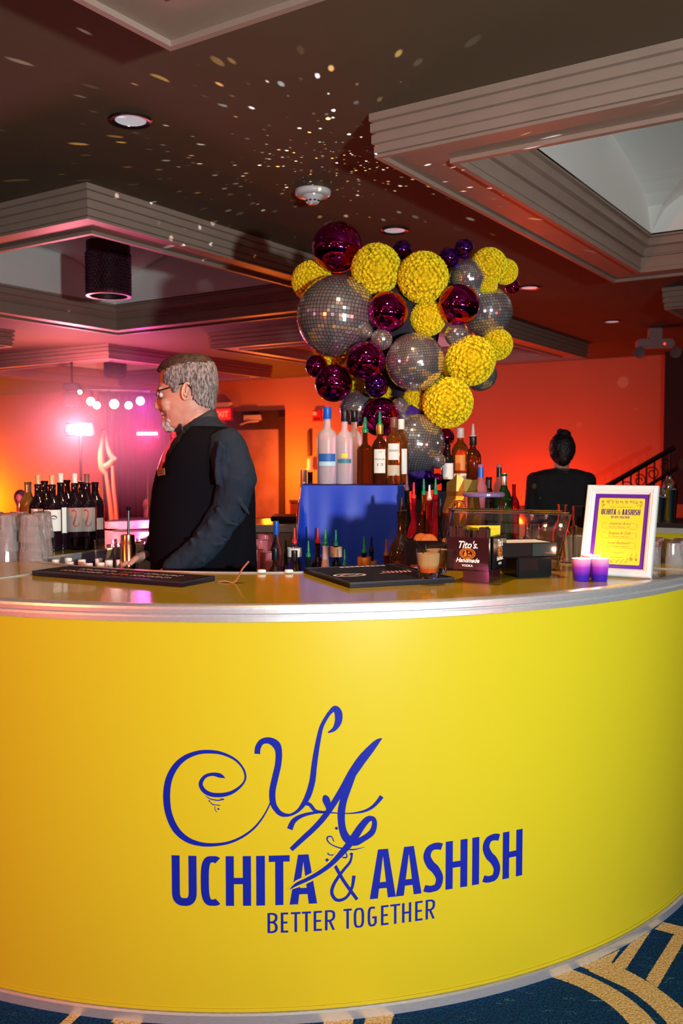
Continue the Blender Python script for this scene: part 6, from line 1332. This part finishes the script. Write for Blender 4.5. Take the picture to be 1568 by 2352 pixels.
# far guests by the stage
def guest(px, py, d, label, top_col, seated=False, name='person'):
    c = at(px, py, d); g = thing('person', label, 'person', (c.x, d, 0)); H = c.z; bm = B(); h = Vector((0, 0, H)); ball(bm, h, .088, 16, 12, sc=(.85, 1, 1.25)); capsule(bm, h-Vector((0, 0, .06)), h-Vector((0, 0, .18)), .05, .055, 12); ball(bm, h+Vector((0, -.09, -.01)), .014, 8, 6)
    sh = H-.24; loft(bm, [(sh+.02, -.10, .10, .07, 0), (sh-.04, -.17, .17, .09, 0), (sh-.3, -.14, .14, .09, 0), (sh-.55, -.15, .15, .10, 0)], 20, .9); hz_ = sh-.5
    for s in (-1, 1):
        capsule(bm, Vector((s*.18, 0, sh-.05)), Vector((s*.22, 0, sh-.32)), .045, .036, 12); capsule(bm, Vector((s*.22, 0, sh-.32)), Vector((s*.14, -.18, sh-.42)), .034, .024, 12); hand(bm, Vector((s*.14, -.18, sh-.42)), Vector((s*.11, -.24, sh-.43)), Vector((0, -.2, -1)), Vector((-s, 0, .3)))
        kn = Vector((s*.10, -.42, hz_)) if seated else Vector((s*.09, -.02, hz_*.52)); capsule(bm, Vector((s*.09, 0, hz_)), kn, .08, .055, 12); capsule(bm, kn, Vector((kn.x, kn.y, .08)), .052, .036, 12); capsule(bm, Vector((kn.x, kn.y, .04)), Vector((kn.x, kn.y-.15, .035)), .034, .028, 10)
    remeshed('body', bm, SKIN, .011, g, 2)
    bm = B(); loft(bm, [(sh+.01, -.11, .11, .08, 0), (sh-.05, -.205, .205, .11, 0), (sh-.3, -.17, .17, .11, 0), (sh-.56, -.18, .18, .12, 0)], 20, .9)
    for s in (-1, 1): capsule(bm, Vector((s*.18, 0, sh-.06)), Vector((s*.22, 0, sh-.32)), .058, .047, 12); capsule(bm, Vector((s*.22, 0, sh-.32)), Vector((s*.15, -.16, sh-.41)), .046, .034, 12)
    remeshed('top', bm, mat('guest_top_%s' % label[:6], top_col, .7), .011, g, 2)
    bm = B(); ball(bm, h+Vector((0, .02, .02)), .10, 16, 12, sc=(.92, .98, 1.15)); ball(bm, h+Vector((0, .06, -.10)), .06, 12, 8, sc=(1.2, .6, 1.6)); remeshed('hair', bm, HB, .011, g, 2)
    bm = B()
    for s in (-1, 1):
        kn = Vector((s*.10, -.42, hz_)) if seated else Vector((s*.09, -.02, hz_*.52)); capsule(bm, Vector((s*.09, 0, hz_)), kn, .095, .07, 12); capsule(bm, kn, Vector((kn.x, kn.y, .12)), .07, .055, 12)
    remeshed('trousers', bm, TRS, .014, g, 2); return g
guest(46, 1146, 13.0, 'far guest with dark hair and pink top, half hidden behind the wine bottles', (.5, .06, .15), seated=True)
guest(338, 1156, 14.1, 'far guest with dark hair sitting beside the stage, left of the bartender', (.35, .10, .10), seated=True)
for k, (px, py, d) in enumerate(((46, 1146, 13.0), (338, 1156, 14.1))):
    c = at(px, py, d); sz_ = c.z-.24-.5-.10
    t = thing('banquet_chair', ('chair under the guest at far left', 'chair with a cream top rail under the guest beside the stage')[k], 'chair', (c.x, d, 0), 0, 'chairs of the far guests')
    obj('seat', bbox((0, -.05, sz_-.03), (.42, .42, .05), 0, .01), WOOD, t); obj('backrest', bbox((0, .21, sz_+.30), (.42, .03, .35), 0, .01), WOOD, t); obj('top_rail', bbox((0, .215, sz_+.49), (.46, .045, .03), 0, .008), CREAMLAB, t)
    for a, b in ((-1, -1), (1, -1), (-1, 1), (1, 1)): obj('leg', bbox((a*.19, -.05+b*.19, (sz_-.055)/2), (.03, .03, sz_-.055)), WOOD, t)

# ================================================================== STAGE
SG_D = 12.6
cur = thing('stage_drape', 'dark burgundy stage drape hanging behind the stage lights', 'curtain')
bm = B(); a, b = at(238, 1176, 14.8), at(442, 1176, 15.2); n = 120; rows = []
for z in (0.02, 1.2, at(300, 905, 15.0).z): rows.append([bm.verts.new((a.x+(b.x-a.x)*k/n, a.y+(b.y-a.y)*k/n+.05*math.sin(k*.9)+.02*math.sin(k*2.1), z)) for k in range(n+1)])
for A, C in zip(rows, rows[1:]):
    for k in range(n): bm.faces.new((A[k], A[k+1], C[k+1], C[k]))
obj('drape_fabric', bm, mat('burgundy_drape', (.12, .015, .05), .8), cur, True)
bm = B(); zt_ = at(300, 905, 15.0).z; tube(bm, [(a.x-.05, a.y, zt_), (b.x+.05, b.y, zt_)], .02, 8); obj('drape_rod', bm, IRON, cur)
for q in (a, b): bm = B(); tube(bm, [(q.x, q.y+.03, 0), (q.x, q.y+.03, zt_)], .02, 8); obj('drape_post', bm, IRON, cur)
# light stands
def light_bar(px, py, w_px, h_px, d, label, col, es, cells):
    c = at(px, py, d); t = thing('stage_light_bar', label, 'stage light', (c.x, d, 0), 0, 'led bars on stands by the stage'); w_ = w_px/FPX*d; h_ = h_px/FPX*d
    obj('housing', bbox((0, .05, c.z), (w_+.05, .09, h_+.05), 0, .01), BLK, t)
    for k in range(cells):
        x = -w_/2+w_*(k+.5)/cells; bm = B(); M = Matrix.Translation((x, .002, c.z)) @ Matrix.Rotation(PI/2, 4, 'X'); lathe(bm, [(0, 0), (w_/cells*.52, 0), (w_/cells*.50, .012), (0, .016)], 14, M=M); obj('led_lens', bm, mat('led_%s' % label[:5], (1, 1, 1), .3, emit=col, es=es), t)
    bm = B(); tube(bm, [(0, .06, 0.02), (0, .06, c.z-h_/2-.02)], .018, 8); obj('stand_pole', bm, IRON, t)
    for s in range(3): a = s*2*PI/3+.5; bm = B(); tube(bm, [(0, .06, .45), (.4*math.cos(a), .06+.4*math.sin(a), .012)], .010, 6); obj('tripod_leg', bm, IRON, t)
    return c
c1_ = light_bar(181, 986, 56, 20, 11.6, 'blinding white-pink LED bar on a stand at the stage left', (1, .62, .70), 70, 5)
c2_ = light_bar(338, 996, 46, 14, 12.9, 'white LED bar with violet edges beside the man, right of the other bar', (1, .80, .95), 26, 8)
lamp('bar_glow', 'POINT', (c1_.x, c1_.y-.22, c1_.z), 280, (1, .22, .30), .12)
tr_t = thing('light_truss', 'black tripod stand with a crossbar carrying small spotlights at the stage', 'lighting stand'); D_ = 12.3
tl = at(170, 914, D_); trr = at(345, 918, D_); cx_ = at(250, 914, D_)
bm = B(); tube(bm, [(tl.x, D_, tl.z+.12), (trr.x, D_, trr.z+.12)], .025, 8); obj('crossbar', bm, IRON, tr_t)
bm = B(); tube(bm, [(cx_.x, D_, 0.02), (cx_.x, D_, cx_.z+.12)], .025, 8); obj('pole', bm, IRON, tr_t)
for s in range(3): a = s*2*PI/3+.9; bm = B(); tube(bm, [(cx_.x, D_, .55), (cx_.x+.5*math.cos(a), D_+.5*math.sin(a), .012)], .012, 6); obj('tripod_leg', bm, IRON, tr_t)
for px, py, r, col, es in ((183, 901, 5, (.8, 1, .9), 10), (208, 922, 9, (1, .75, .85), 16), (222, 931, 8, (1, .85, .7), 16), (262, 928, 10, (1, .85, .8), 20), (295, 931, 8, (1, .8, .9), 18), (322, 921, 9, (1, .45, .95), 20)):
    c = at(px, py, D_-.1); R = r/FPX*D_; M = Matrix.Translation(c) @ Matrix.Rotation(PI/2, 4, 'X'); bm = B(); lathe(bm, [(0, -.14), (R*.9, -.13), (R*1.25, -.02), (R*1.3, .006), (R*1.1, .006), (R*1.05, -.01)], 18, M=M); hd = obj('spot_housing', bm, IRON, tr_t, True)
    bm = B(); lathe(bm, [(0, .0), (R, -.004), (R*.6, .012), (0, .016)], 18, M=M); obj('spot_lens', bm, mat('spot_%d' % px, (1, 1, 1), .3, emit=col, es=es), hd)
    bm = B(); tube(bm, [c+Vector((0, .07, 0)), Vector((c.x, D_, tl.z+.12))], .010, 6); obj('yoke', bm, IRON, tr_t)
spk = thing('moving_head_lamp', 'dark moving-head lamp hanging at the left end of the stage lights', 'stage light'); c = at(166, 918, 12.2)
obj('head_body', bbox(c, (.22, .2, .20), .2, .03), BLKM, spk); obj('base_box', bbox(c+Vector((0, 0, .17)), (.20, .2, .08), 0, .015), BLKM, spk); bm = B(); tube(bm, [c+Vector((0, 0, .2)), (c.x, c.y, ZS+.17)], .012, 6); obj('hanger', bm, IRON, spk)
# gold-draped mast
gd = thing('draped_mast', 'tall pole hung with knotted orange-gold cloth strips beside the drape', 'pole'); MD = 12.0
GC = mat('gold_cloth', (.72, .34, .12), .6)
bm = B(); q = at(240, 1176, MD); tube(bm, [(q.x, MD, 0), (q.x, MD, at(240, 985, MD).z)], .022, 8); obj('pole', bm, IRON, gd)
bm = B(); lathe(bm, [(0, 0), (.22, 0), (.22, .02), (.03, .03), (0, .03)], 20, (q.x, MD, 0)); obj('base', bm, IRON, gd)
for P in ([(238, 988, .03), (234, 1015, .05), (231, 1045, .09), (234, 1075, .10), (244, 1090, .05)], [(242, 988, .03), (246, 1020, .05), (254, 1045, .08), (266, 1056, .06)], [(262, 1052, .05), (250, 1066, .09), (240, 1072, .10)], [(243, 1085, .05), (248, 1120, .06), (254, 1165, .07), (259, 1210, .08)], [(258, 1070, .04), (261, 1120, .06), (266, 1165, .06), (269, 1210, .07)]):
    bm = B(); pts = catmull(P, 5); tube(bm, [at(a, b, MD-.05) for a, b, _ in pts], [r*.42 for *_, r in pts], 8); obj('cloth_strip', bm, GC, gd, True)
# led platform front
lp = thing('led_platform', 'low stage front with glowing magenta LED panels', 'stage'); D3 = 11.2; a, b = at(236, 1220, D3), at(372, 1220, D3); z0, z1 = at(0, 1229, D3).z, at(0, 1212, D3).z
obj('deck', bbox(((a.x+b.x)/2, D3+.6, z1+.03), (b.x-a.x+.1, 1.2, .05), 0, .005), BLKM, lp); obj('skirt', bbox(((a.x+b.x)/2, D3+.05, z0/2), (b.x-a.x, .05, z0)), BLKM, lp); obj('back_skirt', bbox(((a.x+b.x)/2, D3+1.15, (z1)/2), (b.x-a.x, .05, z1)), BLKM, lp)
LM = mat('magenta_led', (.8, .1, .6), .4, emit=(1, .05, .62), es=1.3)
edges = [236, 242, 254, 265, 277, 290, 330, 372]
for e0, e1 in zip(edges, edges[1:]):
    x0, x1 = at(e0, 1220, D3).x, at(e1, 1220, D3).x; obj('led_panel', bbox(((x0+x1)/2, D3, (z0+z1)/2), (x1-x0-.02, .03, z1-z0-.01), 0, .004), LM, lp)
ps = thing('side_shelf', 'small dark service shelf beyond the bar, just left of the blue cloth', 'shelf'); a, b = at(622, 1197, 5.45), at(694, 1197, 5.45)

m_ = (a+b)/2; obj('shelf_top', bbox((m_.x, m_.y+.1, m_.z+.015), (b.x-a.x, .28, .03), 0, .004), WOOD, ps); obj('shelf_front', bbox((m_.x, m_.y+.12, (m_.z)/2), (b.x-a.x-.02, .2, m_.z)), mat('amber_panel', (.30, .13, .02), .5), ps)
# ================================================================== HAZE at the stage
bm = B(); ball(bm, (0, 0, 0), 1, 24, 16); hz = obj('stage_haze', bm, [], None); hz.location = (c1_.x+.25, c1_.y+.6, 1.75); hz.scale = (2.0, 1.6, 1.15)
hm_ = bpy.data.materials.new('haze'); hm_.use_nodes = True; nt = hm_.node_tree; nt.nodes.remove(nt.nodes['Principled BSDF']); vs_ = nt.nodes.new('ShaderNodeVolumeScatter'); vs_.inputs['Color'].default_value = (1, 1, 1, 1)
tc = nt.nodes.new('ShaderNodeTexCoord'); ln = nt.nodes.new('ShaderNodeVectorMath'); ln.operation = 'LENGTH'; nt.links.new(tc.outputs['Object'], ln.inputs[0]); mr = nt.nodes.new('ShaderNodeMapRange'); mr.inputs[1].default_value = 0; mr.inputs[2].default_value = 1; mr.inputs[3].default_value = .22; mr.inputs[4].default_value = 0
nt.links.new(ln.outputs['Value'], mr.inputs[0]); nt.links.new(mr.outputs[0], vs_.inputs['Density']); nt.links.new(vs_.outputs[0], nt.nodes['Material Output'].inputs['Volume']); hz.data.materials.append(hm_)
tag(hz, 'pink-lit haze hanging around the stage lights', 'haze', kind='stuff')
